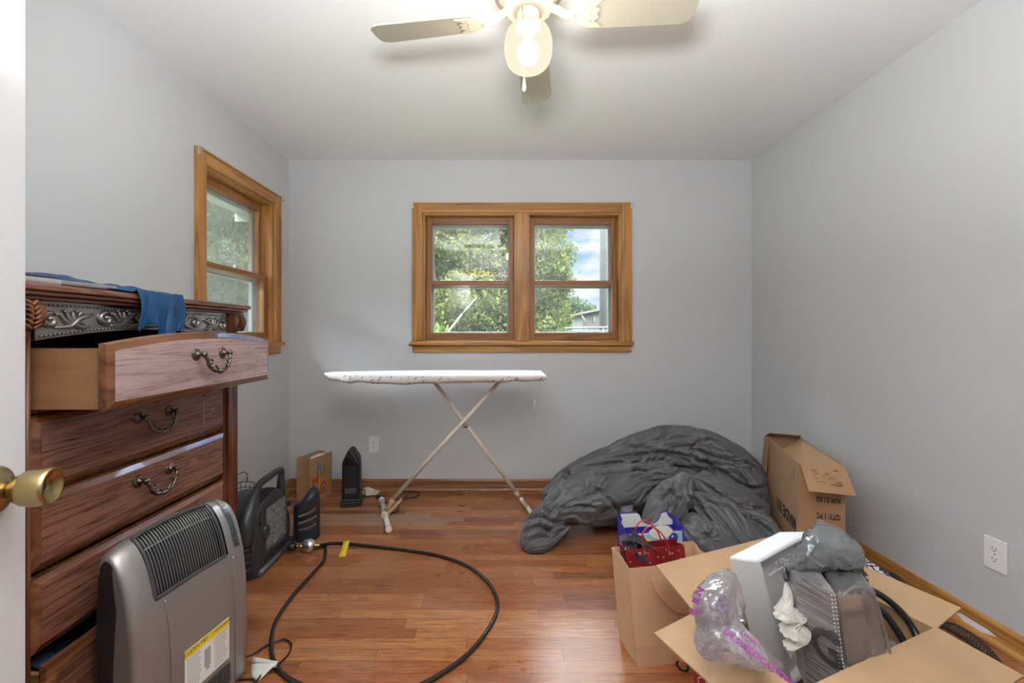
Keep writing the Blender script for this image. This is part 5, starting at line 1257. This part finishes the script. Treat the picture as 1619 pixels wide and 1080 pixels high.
# --- styrofoam block
n = NT('expanded_foam'); vv_ = n.n('ShaderNodeTexVoronoi', {'Vector': n.coord(), 'Scale': 260}); n.base((.80, .81, .82)); n.rough(.6); n.bump(vv_.outputs['Distance'], .25, .001); n.p.inputs['Subsurface Weight'].default_value = .0; FOAM = n.m
T1, T2, T4 = F(1151, 880, .50), F(1198, 886, .50), F(1232, 840, .50); T3 = T2+(T4-T1)*1.15; dn_ = V((.135, .055, -.42))
sf = thing('styrofoam_block', 'white moulded styrofoam block leaning in the middle of the big open box', 'foam packing', T1)
bm = nb(); hexa(bm, [T1+dn_, T2+dn_, T3+dn_, T4+dn_, T1, T2, T3, T4]); bm.faces.ensure_lookup_table()
fc_ = bm.faces[3]; bmesh.ops.recalc_face_normals(bm, faces=bm.faces)
bmesh.ops.inset_region(bm, faces=[fc_], thickness=.017, depth=0, use_even_offset=True); bmesh.ops.inset_region(bm, faces=[fc_], thickness=.004, depth=-.022, use_even_offset=True)
obj('foam_body', bm, FOAM, sf, bevel=.007)
fxn = (T3-T2).normalized(); fdn = dn_.normalized(); fnn = fxn.cross(fdn).normalized()
if fnn.dot(V((0, -1, 0))) < 0 and fnn.x < 0: fnn = -fnn
if fnn.dot(T2-T1) < 0: fnn = -fnn
wL = (T3-T2).length; dL = dn_.length
def fp(u, v, o=0): return T2+fxn*(wL*u)+fdn*(dL*v)+fnn*o
Mfo = frame(fp(.48, .14, -.021), fxn, -fdn, fnn)
text('moulded_text', 'RECYCLE', .026, Mfo @ T(0, 0, 0), FOAM, sf, .0022, .0003)
bm = nb(); tube(bm, [fp(.80, .12, -.020)+(fxn*math.cos(a)-fdn*math.sin(a))*.018 for a in [2*PI*k/24 for k in range(24)]], .0025, 6, closed=True); tube(bm, [fp(.80, .12, -.020)+(fxn*math.cos(a)-fdn*math.sin(a))*.010 for a in [2*PI*k/20 for k in range(16)]], .0025, 6)
for q in ((.2, .19), (.75, .19)): pass
tube(bm, [fp(.20, .19, -.021), fp(.68, .19, -.021)], .0022, 6); obj('moulded_emblem', bm, FOAM, sf)

# --- crumpled film bags
def crumple(center, radii, seed, amp=.28, sharp=1.6, sub=5, fac=.9, squash=None):
    bm = nb(); bmesh.ops.create_icosphere(bm, subdivisions=sub, radius=1.0)
    for v in bm.verts:
        p = v.co.copy(); q = p*sharp+V((seed*3.1, seed*1.7, seed))
        c = noise.voronoi(q+V((noise.noise(q*1.3), noise.noise(q*1.3+V((5, 5, 5))), 0))*.5)[0]
        c2 = noise.voronoi(q*2.6+V((3, 1, 2)))[0]
        r = 1+amp*((c[1]-c[0])*-1.1+.35)+amp*.5*noise.noise(q*2.7)-amp*.38*((c2[1]-c2[0])-.3)
        v.co = V((p.x*radii[0], p.y*radii[1], p.z*radii[2]))*r
        if squash: v.co = squash(v.co, p)
        v.co += V(center)
    return bm
def hullbag(pts, seed, cuts=7, wr=.006, fr=26):
    """film pulled taut over its own corners: hull facets with fine creases"""
    bm = nb(); vs2 = [bm.verts.new(P(*p)) for p in pts]
    r = bmesh.ops.convex_hull(bm, input=vs2); dead = [g for g in r['geom_interior']+r['geom_unused'] if isinstance(g, bmesh.types.BMVert)]
    if dead: bmesh.ops.delete(bm, geom=list(set(dead)), context='VERTS')
    bmesh.ops.subdivide_edges(bm, edges=bm.edges[:], cuts=cuts, use_grid_fill=True, smooth=.12)
    bmesh.ops.triangulate(bm, faces=bm.faces[:]); bm.normal_update(); sd = V((seed, seed*2.3, seed*1.1))
    for v in bm.verts:
        q = v.co*fr+sd; w1 = V((noise.noise(q*.5), noise.noise(q*.5+V((7, 7, 7))), 0))*1.2
        v.co += v.normal*(wr*(abs(noise.noise(q+w1))*2-.5)+wr*.5*(abs(noise.noise(q*2.3+w1))*2-.4)+wr*2*noise.noise(q*.35))
    for f in bm.faces: f.smooth = True
    return bm
GBAG = clearfilm('grey_bag_film', (.55, .58, .60), .50, .14, .9, (.36, .395, .41), .25, 30, .2)
gcen = P(1300, 868, 1.28)
bm = hullbag([(1298, 824, 1.30), (1272, 840, 1.26), (1258, 872, 1.22), (1248, 902, 1.20), (1275, 905, 1.16), (1322, 828, 1.30), (1346, 848, 1.30), (1366, 874, 1.28), (1364, 892, 1.24), (1338, 902, 1.16), (1305, 905, 1.12), (1292, 852, 1.15), (1330, 866, 1.14), (1276, 880, 1.14), (1310, 850, 1.42), (1350, 880, 1.38), (1270, 885, 1.34)], 4, wr=.008, fr=24)
gbg = obj('grey_plastic_bag', bm, GBAG, None, smooth=True); tag(gbg, 'crumpled translucent grey plastic bag on top of the packaging in the big box', 'plastic bag')
bm = crumple(P(1318, 905, 1.22), (.062, .06, .034), 5, .5, 2.2, 5); obk = obj('bag_knot', bm, clearfilm('dark_bag_film', (.2, .2, .21), .75, .2, .5, (.05, .052, .055), .9, 45, .3), gbg); 
bm = nb(); tube(bm, catmull([P(1262, 895, 1.28), P(1250, 897, 1.25), P(1243, 906, 1.22), P(1244, 918, 1.2)], 5), [.011, .012, .012, .012, .012, .012, .011, .011, .010, .010, .009, .009, .008, .008, .007, .006], 10); obj('bag_rim', bm, flat('black_bag_edge', (.03, .03, .035), .35), gbg)
# white twisted bag
WBAG = clearfilm('white_bag_film', (.9, .9, .88), .80, .25, .3, (.80, .78, .72), .5, 30, .1)
bm = nb()
wp = [(1243, 920, 1.21, .004), (1246, 940, 1.19, .012), (1241, 958, 1.175, .018), (1240, 968, 1.165, .025), (1252, 974, 1.16, .027), (1262, 979, 1.15, .020), (1252, 987, 1.15, .020), (1250, 995, 1.14, .027), (1263, 1001, 1.135, .028), (1262, 1010, 1.13, .022), (1252, 1018, 1.12, .020), (1250, 1030, 1.12, .009), (1252, 1040, 1.12, .004)]
pw = catmull([P(a, b, c) for a, b, c, r in wp], 8); rw_ = [q.x for q in catmull([(r, 0, 0) for *_x, r in wp], 8)]
def wtw(u, v):
    f = v*(len(pw)-1); i = min(int(f), len(pw)-2); t = f-i; c = pw[i].lerp(pw[i+1], t); r = rw_[i]*(1-t)+rw_[i+1]*t; a = u*2*PI
    tw = a+v*9; r *= 1+.16*abs(math.sin(4*tw))+.25*noise.noise(V((math.cos(a)*1.5, math.sin(a)*1.5, v*9)))-.08
    return c+V((math.cos(a)*r, math.sin(a)*r*.8, math.sin(a*1.0+1)*r*.35))
surf(bm, wtw, 64, 110, cu=True)
tag(obj('white_plastic_bag', bm, WBAG, None, smooth=True), 'twisted white plastic bag between the styrofoam block and the clear packaging', 'plastic bag')
# clear bag with purple print
CBAG = clearfilm('clear_bag_film', (.98, .97, .99), .12, .08, .85, (.88, .87, .93), .25, 30, 0, edge=.55)
bm = hullbag([(1142, 896, 1.14), (1120, 906, 1.12), (1104, 932, 1.08), (1162, 905, 1.16), (1176, 938, 1.13), (1178, 985, 1.10), (1098, 972, 1.06), (1150, 985, 1.0), (1125, 960, 1.0), (1150, 925, 1.03), (1140, 950, 1.22), (1112, 1000, 1.03)], 3, wr=.006)
bq_ = hullbag([(1108, 968, 1.05), (1097, 1000, 1.04), (1096, 1030, 1.01), (1112, 1044, .99), (1150, 975, 1.02), (1182, 1000, 1.06), (1205, 1040, 1.01), (1228, 1062, .965), (1190, 1060, .97), (1140, 1015, .975), (1165, 1030, .965), (1150, 1000, 1.16)], 8, wr=.006)
tm_ = bpy.data.meshes.new('t'); bq_.to_mesh(tm_); bq_.free(); bm.from_mesh(tm_); bpy.data.meshes.remove(tm_)
pcb = obj('clear_plastic_bag', bm, CBAG, None, smooth=True); tag(pcb, 'crumpled clear plastic bag with purple warning print, left of the styrofoam block', 'plastic bag')
PUR = flat('purple_print', (.42, .06, .38), .5)
ta, tb2 = P(1150, 1003, .955), P(1232, 1066, .925)
bm = nb(); upv = V((.35, .2, .75)).normalized()
surf(bm, lambda u, v: ta*(1-u)+tb2*u+upv*(.055*(v-.35)*(1-.35*u))+V((0, -.006, 0))*math.sin(u*6+v*2), 16, 6)
tr_ = obj('bag_tail', bm, CBAG, pcb)
tx = (tb2-ta).normalized(); tz = tx.cross(upv).normalized(); 
if tz.y > 0: tz = -tz
tyv = tz.cross(tx).normalized()
text('warning_print', 'DE SUFFOCATION', .016, frame((ta*.46+tb2*.54)+tz*.008+upv*.002, tx, tyv, tz), PUR, pcb, .0002, .0004, 1.15)
text('warning_print', 'LES SACS', .011, frame((ta*.62+tb2*.38)+tz*.008+upv*.022, tx, tyv, tz), PUR, pcb, .0002, .0002, 1.0)
text('warning_print', 'R', .026, frame(P(1102, 950, 1.03), V((.4, -.1, .9)).normalized(), V((-.9, 0, .4)), V((-.1, -1, .0))), PUR, pcb, .0002, .001)
text('warning_print', 'ON', .020, frame(P(1101, 968, 1.03), V((.95, -.1, .1)).normalized(), V((-.1, 0, .95)), V((-.1, -1, .0))), PUR, pcb, .0002, .001)
text('warning_print', 'N', .026, frame(P(1106, 935, 1.03), V((.5, -.1, .8)).normalized(), V((-.8, 0, .5)), V((-.1, -1, .0))), PUR, pcb, .0002, .001)
bm = crumple(P(1143, 965, 1.13), (.028, .03, .036), 4, .4, 1.5, 4); tag(obj('purple_packet', bm, flat('dusty_purple_film', (.26, .19, .28), .4)), 'dusty purple packet seen inside the clear plastic bag', 'packet')

# --- clear clamshell packaging
CLM = clearfilm('smoky_clamshell', (.80, .77, .79), .16, .10, .8, (.62, .60, .62), 0)
def striped():
    n = NT('striped_clear_plastic'); co = n.n('ShaderNodeTexCoord').outputs['Object']; t = n.t
    s = n.noise(n.coord((2, 2, 1)), 1, 1); 
    st = n.noise(n.coord((1.2, 1.2, 110)), 1.5, 4, .7, 0)
    tr = n.n('ShaderNodeBsdfTransparent', {'Color': (.86, .83, .85, 1)}); gl = n.n('ShaderNodeBsdfGlossy', {'Roughness': .12}); df = n.n('ShaderNodeBsdfDiffuse', {'Color': (.50, .475, .49, 1)})
    a = n.n('ShaderNodeMixShader'); t.links.new(tr.outputs[0], a.inputs[1]); t.links.new(df.outputs[0], a.inputs[2]); n.set(a, 'Fac', n.ramp(st, [(.38, (.16,)*3), (.62, (.72,)*3)]))
    b = n.n('ShaderNodeMixShader'); lw = n.n('ShaderNodeLayerWeight', {'Blend': .35}); n.set(b, 'Fac', n.math('MULTIPLY_ADD', lw.outputs['Fresnel'], .6, .06)); t.links.new(a.outputs[0], b.inputs[1]); t.links.new(gl.outputs[0], b.inputs[2]); t.links.new(b.outputs[0], n.o.inputs[0]); return n.m
STR = striped()
def shellbox(name, c, mat, parent, th=.0015, bev=.008, sub_label=None):
    bm = nb(); hexa(bm, c); return obj(name, bm, mat, parent, bevel=bev, solid=0)
ck = thing('plastic_packaging', 'streaky clear plastic packaging sleeve with big dark letters, beside the white foam block', 'packaging', P(1290, 990, 1.12))
A0_, A1_, A2_, A3_ = P(1256, 915, 1.16), P(1322, 935, 1.06), P(1383, 930, 1.16), P(1298, 908, 1.28)
dz_ = V((.045, .01, -.32)); 
bm = nb(); hexa(bm, [A0_+dz_, A1_+dz_, A1_+V((.03, .09, 0))+dz_, A0_+V((.03, .09, 0))+dz_, A0_, A1_, A1_+V((.03, .09, .0)), A0_+V((.03, .09, 0))])
obj('striped_sleeve', bm, STR, ck, bevel=.010)
axx = (A1_-A0_).normalized(); azz = axx.cross(dz_).normalized(); azz = azz if azz.y < 0 else -azz; ayy = azz.cross(axx)
text('letter_print', 'G', .125, frame(A0_.lerp(A1_, .62)+dz_*.50+azz*.0035, axx, -ayy if False else ayy, azz) @ rot('Z', -3), flat('letter_dark', (.06, .055, .058), .5), ck, .0004, .003, .8)
text('letter_print', 'e', .07, frame(A0_.lerp(A1_, .84)+dz_*.36+azz*.0045, axx, ayy, azz), flat('letter_dark2', (.08, .075, .078), .5), ck, .0004, .002, .8)
bm = nb()
for k in range(30):
    p = A1_.lerp(A0_, .10)+dz_*(.04+k*.031)+azz*.003; lathe(bm, [(.0004, -.002), (.0016, 0), (.0004, .002)], T(*p), 6)
for k in range(30):
    p = A1_.lerp(A0_, .02)+dz_*(.03+k*.031)+azz*.003; lathe(bm, [(.0004, -.002), (.0018, 0), (.0004, .002)], T(*p), 6)
obj('perforation', bm, flat('perforation_white', (.75, .75, .75), .3), ck)
bm = nb()
for k in range(5): 
    o_ = V((.004*k, .020*k, .006)); slab(bm, A0_+o_, A1_.lerp(A0_, .3)+o_, A1_.lerp(A0_, .3)+o_+V((.01, .012, .002)), A0_+o_+V((.01, .012, .002)), .001)
obj('folded_edge', bm, CLM, ck)
cl2 = thing('plastic_packaging', 'clear moulded plastic clamshell right of the lettered sleeve in the big open box', 'packaging', P(1370, 990, 1.1))
B_0, B_1 = P(1324, 938, 1.065), P(1386, 934, 1.10)
bk_ = V((.045, .11, 0)); dz2 = V((.055, .0, -.30))
bm = nb(); hexa(bm, [B_0+dz2, B_1+dz2, B_1+bk_+dz2, B_0+bk_+dz2, B_0, B_1, B_1+bk_, B_0+bk_]); obj('shell', bm, CLM, cl2, bevel=.012)
bx_ = (B_1-B_0); nn_2 = bx_.normalized().cross(dz2).normalized(); nn_2 = nn_2 if nn_2.y < 0 else -nn_2
bm = nb(); rr2 = [B_0+bx_*u+dz2*v+nn_2*.001 for u, v in ((.08, .06), (.90, .06), (.96, .9), (.06, .9))]
tube(bm, catmull(rr2, 8, True), .003, 8, closed=True); obj('pressed_rim', bm, CLM, cl2)
# black tubing in the box
bt = thing('rubber_tube', 'two loops of thick black tubing curving down inside the big open box', 'tube', P(1440, 970, 1.3))
for k, pp_ in enumerate(([(1372, 930), (1400, 946), (1425, 968), (1443, 993), (1452, 1015), (1457, 1050)], [(1372, 952), (1396, 968), (1415, 992), (1430, 1018), (1437, 1040), (1442, 1070)])):
    bm = nb(); tube(bm, catmull([P(a, b, 1.30-.035*k-(.02*i)) for i, (a, b) in enumerate(pp_)], 7), .0095, 12); obj('tube_loop', bm, flat('black_tubing', (.015, .014, .014), .28), bt)
bm = crumple(P(1408, 1042, 1.16), (.05, .05, .04), 12, .3, 1.6, 4); tag(obj('clear_film', bm, CLM, None, smooth=True), 'crumpled clear film lying low in the right part of the big open box', 'plastic film')

# patterned fabric, mesh sleeve, white strip by the right wall
n = NT('navy_pattern'); vz = n.noise(n.coord(), 38, 2, .5, 2.5); n.base(n.ramp(vz, [(.54, (.012, .014, .035)), (.57, (.62, .62, .68))])); n.rough(.7)
bm = nb(); pc0 = V((1.605, 1.90, 0))
def heap(u, v):
    a = u*2*PI; r = v; x = pc0.x+.075*r*math.cos(a); y = pc0.y+.13*r*math.sin(a); z = .005+.165*math.sqrt(max(0, 1-r*r))*(1+.35*fz((x*6, y*6, 1), 1.0)); return V((x, y, z))
surf(bm, heap, 40, 16, cu=True)
tag(obj('patterned_fabric', bm, n.m), 'navy fabric with a white pattern heaped between the big box and the right wall', 'fabric')
bm = nb(); pth = catmull([V((1.70, 1.98, .06)), V((1.712, 1.93, .098)), V((1.722, 1.88, .092)), V((1.735, 1.83, .05)), V((1.74, 1.80, .012))], 8); tube(bm, pth, [.0095]*len(pth), 12)
tag(obj('black_pouch', bm, flat('black_cloth', (.02, .02, .022), .6)), 'rolled black cloth resting on the patterned fabric beside the right baseboard', 'cloth')
me_pts = catmull([F(1478, 984, .03), F(1505, 992, .035), F(1535, 1010, .03), F(1560, 1032, .02), F(1578, 1052, .01)], 10)
bm = nb(); m = len(me_pts)
for s in range(10):
    for sg in (1, -1):
        pts = []
        for i, p in enumerate(me_pts):
            tdir = (me_pts[min(i+1, m-1)]-me_pts[max(0, i-1)]).normalized(); nx = tdir.cross(V((0, 0, 1))).normalized(); nz_ = nx.cross(tdir)
            a = 2*PI*s/10+sg*i*.28; r = .020*math.sin(PI*(i+3)/(m+5))**.4; pts.append(p+nx*r*math.cos(a)*1.2+nz_*r*math.sin(a)*.8)
        tube(bm, pts, .0013, 4)
tag(obj('mesh_sleeve', bm, BLACK), 'black braided mesh sleeve lying on the floor by the right baseboard', 'mesh sleeve')
bm = nb(); ws = [(1510, 968), (1575, 1007)]
def onbase(px, py, off=.016): X = XR-off; Y = X*FL/(px-VX); return V((X, Y, HC-(py-VY)/FL*Y))
q = [onbase(1509, 968), onbase(1518, 969), onbase(1562, 996), onbase(1576, 1008), onbase(1548, 998), onbase(1525, 983)]
f_ = [bm.verts.new(p) for p in q]; bm.faces.new(f_)
tag(obj('paper_strip', bm, flat('white_strip', (.82, .82, .86), .5), None, solid=.001), 'thin white strip leaning on the right baseboard beside the big box', 'paper strip')
# ================================================================== outside
GR = flat('lawn_grass', (0.0385, 0.0523, 0.0248), .9, var=.3, vscale=3)
bm = nb(); box(bm, (-60, -8, -.75), (60, 90, -.65)); struct('ground', bm, GR)['kind'] = 'structure'
SOF = flat('soffit_paint', (0.2310, 0.2530, 0.2200), .7)
bm = nb(); box(bm, (XL-.95, YB+.16, 2.30), (XR+.6, YB+.90, 2.34)); box(bm, (XL-.95, YB+.9005, 2.22), (XR+.6, YB+.925, 2.50)); struct('trim_2', bm, SOF)
bm = nb(); box(bm, (XL-.90, -1.0, 2.30), (XL-.16, YB+.16, 2.34)); box(bm, (XL-.925, -1.0, 2.20), (XL-.9005, YB+.16, 2.50)); struct('trim_3', bm, flat('soffit_tan', (0.2475, 0.2090, 0.1375), .7))

def leafmat(name, dark, light_, trans=.35):
    n = NT(name); g = n.n('ShaderNodeNewGeometry'); f = n.noise(n.coord(), .9, 3)
    c = n.mix(n.math('MULTIPLY_ADD', g.outputs['Random Per Island'], .6, n.math('MULTIPLY', f, .45)), dark, light_)
    d = n.n('ShaderNodeBsdfDiffuse', {'Color': c}); tl = n.n('ShaderNodeBsdfTranslucent', {'Color': c}); mx_ = n.n('ShaderNodeMixShader', {'Fac': trans})
    n.t.links.new(d.outputs[0], mx_.inputs[1]); n.t.links.new(tl.outputs[0], mx_.inputs[2]); n.t.links.new(mx_.outputs[0], n.o.inputs[0]); return n.m
def foliage(name, blobs, count, size, mat, parent, seed, droop=0.0, aspect=.5):
    rg_ = np.random.RandomState(seed); B = np.array(blobs, float)
    wgt = B[:, 3]**2; idx = rg_.choice(len(B), count, p=wgt/wgt.sum()); d = rg_.normal(size=(count, 3)); d /= np.linalg.norm(d, axis=1)[:, None]
    r = B[idx, 3]*(1.02-.45*rg_.rand(count)**1.6)
    c = B[idx, :3]+d*r[:, None]*np.array([1, 1, .82])
    # second-level clumps so that gaps and tufts appear
    cl = rg_.normal(size=(max(60, count//45), 3)); ci = rg_.randint(0, len(cl), count)
    anchors = c[rg_.randint(0, count, len(cl))]; c = np.where((rg_.rand(count) < .75)[:, None], anchors[ci]+rg_.normal(size=(count, 3))*size*2.2*np.array([1, 1, .7]), c)
    a = rg_.normal(size=(count, 3)); a[:, 2] -= droop; a /= np.linalg.norm(a, axis=1)[:, None]; b = np.cross(a, rg_.normal(size=(count, 3))); b /= np.linalg.norm(b, axis=1)[:, None]
    s = size*(.6+.8*rg_.rand(count))[:, None]
    v = np.stack([c-a*s, c+b*s*aspect, c+a*s, c-b*s*aspect], 1).reshape(-1, 3)
    me = bpy.data.meshes.new(name); me.vertices.add(len(v)); me.vertices.foreach_set('co', v.ravel()); me.loops.add(count*4); me.loops.foreach_set('vertex_index', np.arange(count*4, dtype=np.int32))
    me.polygons.add(count); me.polygons.foreach_set('loop_start', np.arange(count, dtype=np.int32)*4); me.update(calc_edges=True); me.validate(); me.materials.append(mat)
    o = bpy.data.objects.new(name, me); C.objects.link(o); o.parent = parent
    if parent: 
        o.location = (0, 0, 0); M = Matrix.Translation(-parent.location)
        me.transform(M)
    return o
BARK = flat('bark', (0.0495, 0.0385, 0.0303), .9, var=.4, vscale=9)
def tree(label, base, blobs, count, size, mat, seed, trunk_r=.16, droop=0, aspect=.5, core=True, group=None):
    t = thing('tree', label, 'tree', base, 0, group)
    foliage('foliage', blobs, count, size, mat, t, seed, droop, aspect)
    bm = nb(); top = max(b[2] for b in blobs); bx_ = V(base)
    tube(bm, catmull([bx_, bx_+V((.1, 0, (top-base[2])*.35)), bx_+V((-.05, .1, (top-base[2])*.8))], 5), [trunk_r*(1-.06*i) for i in range(11)], 10)
    rs_ = random.Random(seed)
    for b in blobs[:10]: q = V(b[:3]); s0 = bx_+V((0, 0, (top-base[2])*(.25+.35*rs_.random()))); tube(bm, [s0, s0.lerp(q, .5)+V((0, 0, .1)), q], [trunk_r*.4, trunk_r*.28, trunk_r*.12], 6)
    obj('trunk', bm, BARK, t)
    return t
G1 = leafmat('leaf_green', (0.0044, 0.0110, 0.0044), (0.110, 0.118, 0.034)); G2 = leafmat('leaf_dark', (0.0083, 0.0165, 0.0083), (0.0880, 0.0990, 0.0495)); G3 = leafmat('leaf_bright', (0.0110, 0.0248, 0.0066), (0.09, 0.13, 0.03)); G4 = leafmat('leaf_far', (0.0110, 0.0193, 0.0099), (0.0440, 0.0550, 0.0275))
rs2 = random.Random(11)
def blobset(cx, cy, cz, rx, ry, rz, n_, r0, r1):
    o = []
    while len(o) < n_:
        x, y, z = (rs2.uniform(-1, 1) for _ in range(3))
        if x*x+y*y+z*z < 1: o.append((cx+x*rx, cy+y*ry, cz+z*rz, rs2.uniform(r0, r1)))
    return o
B1 = blobset(-1.1, 11.0, 2.6, 2.2, 1.2, 2.2, 34, .5, .85)+[(1.0, 10.6, 3.0, .8), (1.15, 10.7, 2.3, .55), (.9, 10.6, 3.9, .75), (1.25, 10.9, 1.75, .5), (.9, 10.7, 1.2, .6), (-.2, 10.6, 1.3, .8)]
tree('large leafy green tree filling the left half of the view through the back window', (-.9, 11.2, -.65), B1, 95000, .048, G1, 1, .2)
B3 = [(1.35, 11.6, .9, .45), (1.0, 11.2, .8, .5), (.6, 11.0, .95, .5), (1.2, 11.4, 1.35, .38)]
tree('low bright green bush below the big tree, seen in the right back window pane', (1.0, 11.3, -.65), B3, 9000, .05, G3, 2, .05)
B2 = blobset(3.9, 26, 2.1, 1.3, .8, .8, 14, .4, .8)
tree('small distant tree beside the grey shed behind the back window', (3.9, 26, -.65), B2, 9000, .11, G4, 3, .12)
B4 = blobset(-6.3, 9.6, 2.6, 1.6, 1.6, 2.4, 34, .5, .9)
tree('tall shaggy evergreen seen through the left wall window', (-6.4, 9.8, -.65), B4, 42000, .06, G2, 4, .2, 1.2, .22)
B5 = blobset(-8.6, 11.5, 2.8, 1.8, 1.5, 2.6, 26, .6, 1.0)
tree('dense dark evergreen standing further off outside the left wall window', (-8.6, 11.6, -.65), B5, 14000, .11, G2, 5, .2, 1.2, .3)
B6 = blobset(-3.4, 13.5, 2.6, 1.6, 1.2, 2.6, 24, .6, 1.0)
tree('dark tree behind the big leafy tree, left of the back window view', (-3.4, 13.6, -.65), B6, 14000, .11, G2, 6, .2)
B7 = [(-1.35, 7.2, .75, .26), (-1.2, 7.3, 1.05, .22), (-.98, 7.2, .85, .24), (-1.45, 7.1, 1.15, .2)]
sh = thing('shrub', 'pale green fern-like shrub close outside the lower left back window pane', 'shrub', (-1.2, 7.2, -.65)); foliage('foliage', B7, 1500, .06, G3, sh, 8)
bm = nb()
for k in range(4): tube(bm, [V((-1.2+.06*k, 7.2, -.65)), V((-1.4+.15*k, 7.2, .9))], .012, 6)
obj('stem', bm, BARK, sh)
# utility pole
pp0 = P(954, 400, 13.5); up_ = thing('utility_pole', 'weathered grey utility pole outside the right side of the back window', 'pole', (pp0.x, 13.5, -.65))
bm = nb(); lathe(bm, [(.125, -.65), (.115, 4), (.10, 8.5)], T(pp0.x, 13.5, 0), 18); obj('pole', bm, flat('grey_pole_wood', (0.0200, 0.0185, 0.0180), .85, var=.2, vscale=12), up_)
bm = nb(); box(bm, (pp0.x-1.1, 13.36, 7.7), (pp0.x+1.1, 13.40, 7.85)); obj('crossarm', bm, BARK, up_)
# guy wire with its guard tube, seen in the left unit
g0_, g1_ = P(711, 522, 8.6), P(730, 497, 8.8); bm = nb(); tube(bm, [g0_+(g0_-g1_)*5.85, g0_, g1_], .022, 8); gw = thing('guy_wire', 'slanting guy wire with a pale guard tube in front of the big tree', 'wire', P(711, 522, 8.6)); obj('guard_tube', bm, flat('galvanised', (0.0350, 0.0360, 0.0360), .5), gw)
bm = nb(); tube(bm, [P(730, 497, 8.8), P(753, 471, 9.0)], .006, 6); obj('wire', bm, CHROME, gw)
# shed with a light eave
sY = 20; hx = lambda px, Y: (px-VX)/FL*Y
sd = thing('shed', 'low grey-brown shed with a pale roof edge behind the utility pole', 'shed', (hx(945, sY), sY, -.65))
bm = nb(); x0, x1 = hx(921, sY), hx(1010, sY); SW = flat('shed_wall', (.022, .019, .017), .8); zt0, zt1 = P(921, 497, sY).z, P(990, 478, sY).z
hexa(bm, [V((x0, sY, -.65)), V((x1, sY, -.65)), V((x1, sY+3, -.65)), V((x0, sY+3, -.65)), V((x0, sY, zt0)), V((x1, sY, zt1)), V((x1, sY+3, zt1)), V((x0, sY+3, zt0))]); obj('wall', bm, SW, sd)
bm = nb(); slab(bm, V((x0-.22, sY-.25, zt0-.03)), V((x1+.2, sY-.25, zt1+.04)), V((x1+.2, sY+3.2, zt1+.04)), V((x0-.22, sY+3.2, zt0-.03)), .08); obj('roof', bm, flat('pale_roof_edge', (0.0450, 0.0425, 0.0375), .6), sd)
bm = nb(); tube(bm, [V((x0-.1, sY-.2, zt0-.0)), P(928, 513, sY-.2)], .03, 6); obj('brace', bm, flat('pale_brace', (.07, .06, .045), .7), sd)
bm = nb(); box(bm, (hx(938, sY), sY-.05, P(938, 509, sY).z), (hx(941, sY), sY-.01, P(938, 500, sY).z)); obj('window', bm, flat('shed_window', (0.0550, 0.0550, 0.0550), .5), sd)
# rail fence
fe = thing('rail_fence', 'low pale metal rail fence outside, across the bottom of the right back window pane', 'fence', (hx(905, 12), 12.4, -.65))
bm = nb()
for px in range(842, 985, 28): tube(bm, [V((hx(px, 12.4), 12.4, -.65)), V((hx(px, 12.4), 12.4, P(900, 519, 12.4).z))], .02, 8)
obj('posts', bm, flat('fence_metal', (0.0350, 0.0360, 0.0375), .45), fe)
bm = nb(); tube(bm, [P(840, 520, 12.4), P(990, 517, 12.4)], .025, 8); tube(bm, [P(840, 524, 12.4), P(990, 523, 12.4)], .02, 8); obj('rail', bm, flat('fence_metal2', (0.0350, 0.0360, 0.0375), .45), fe)
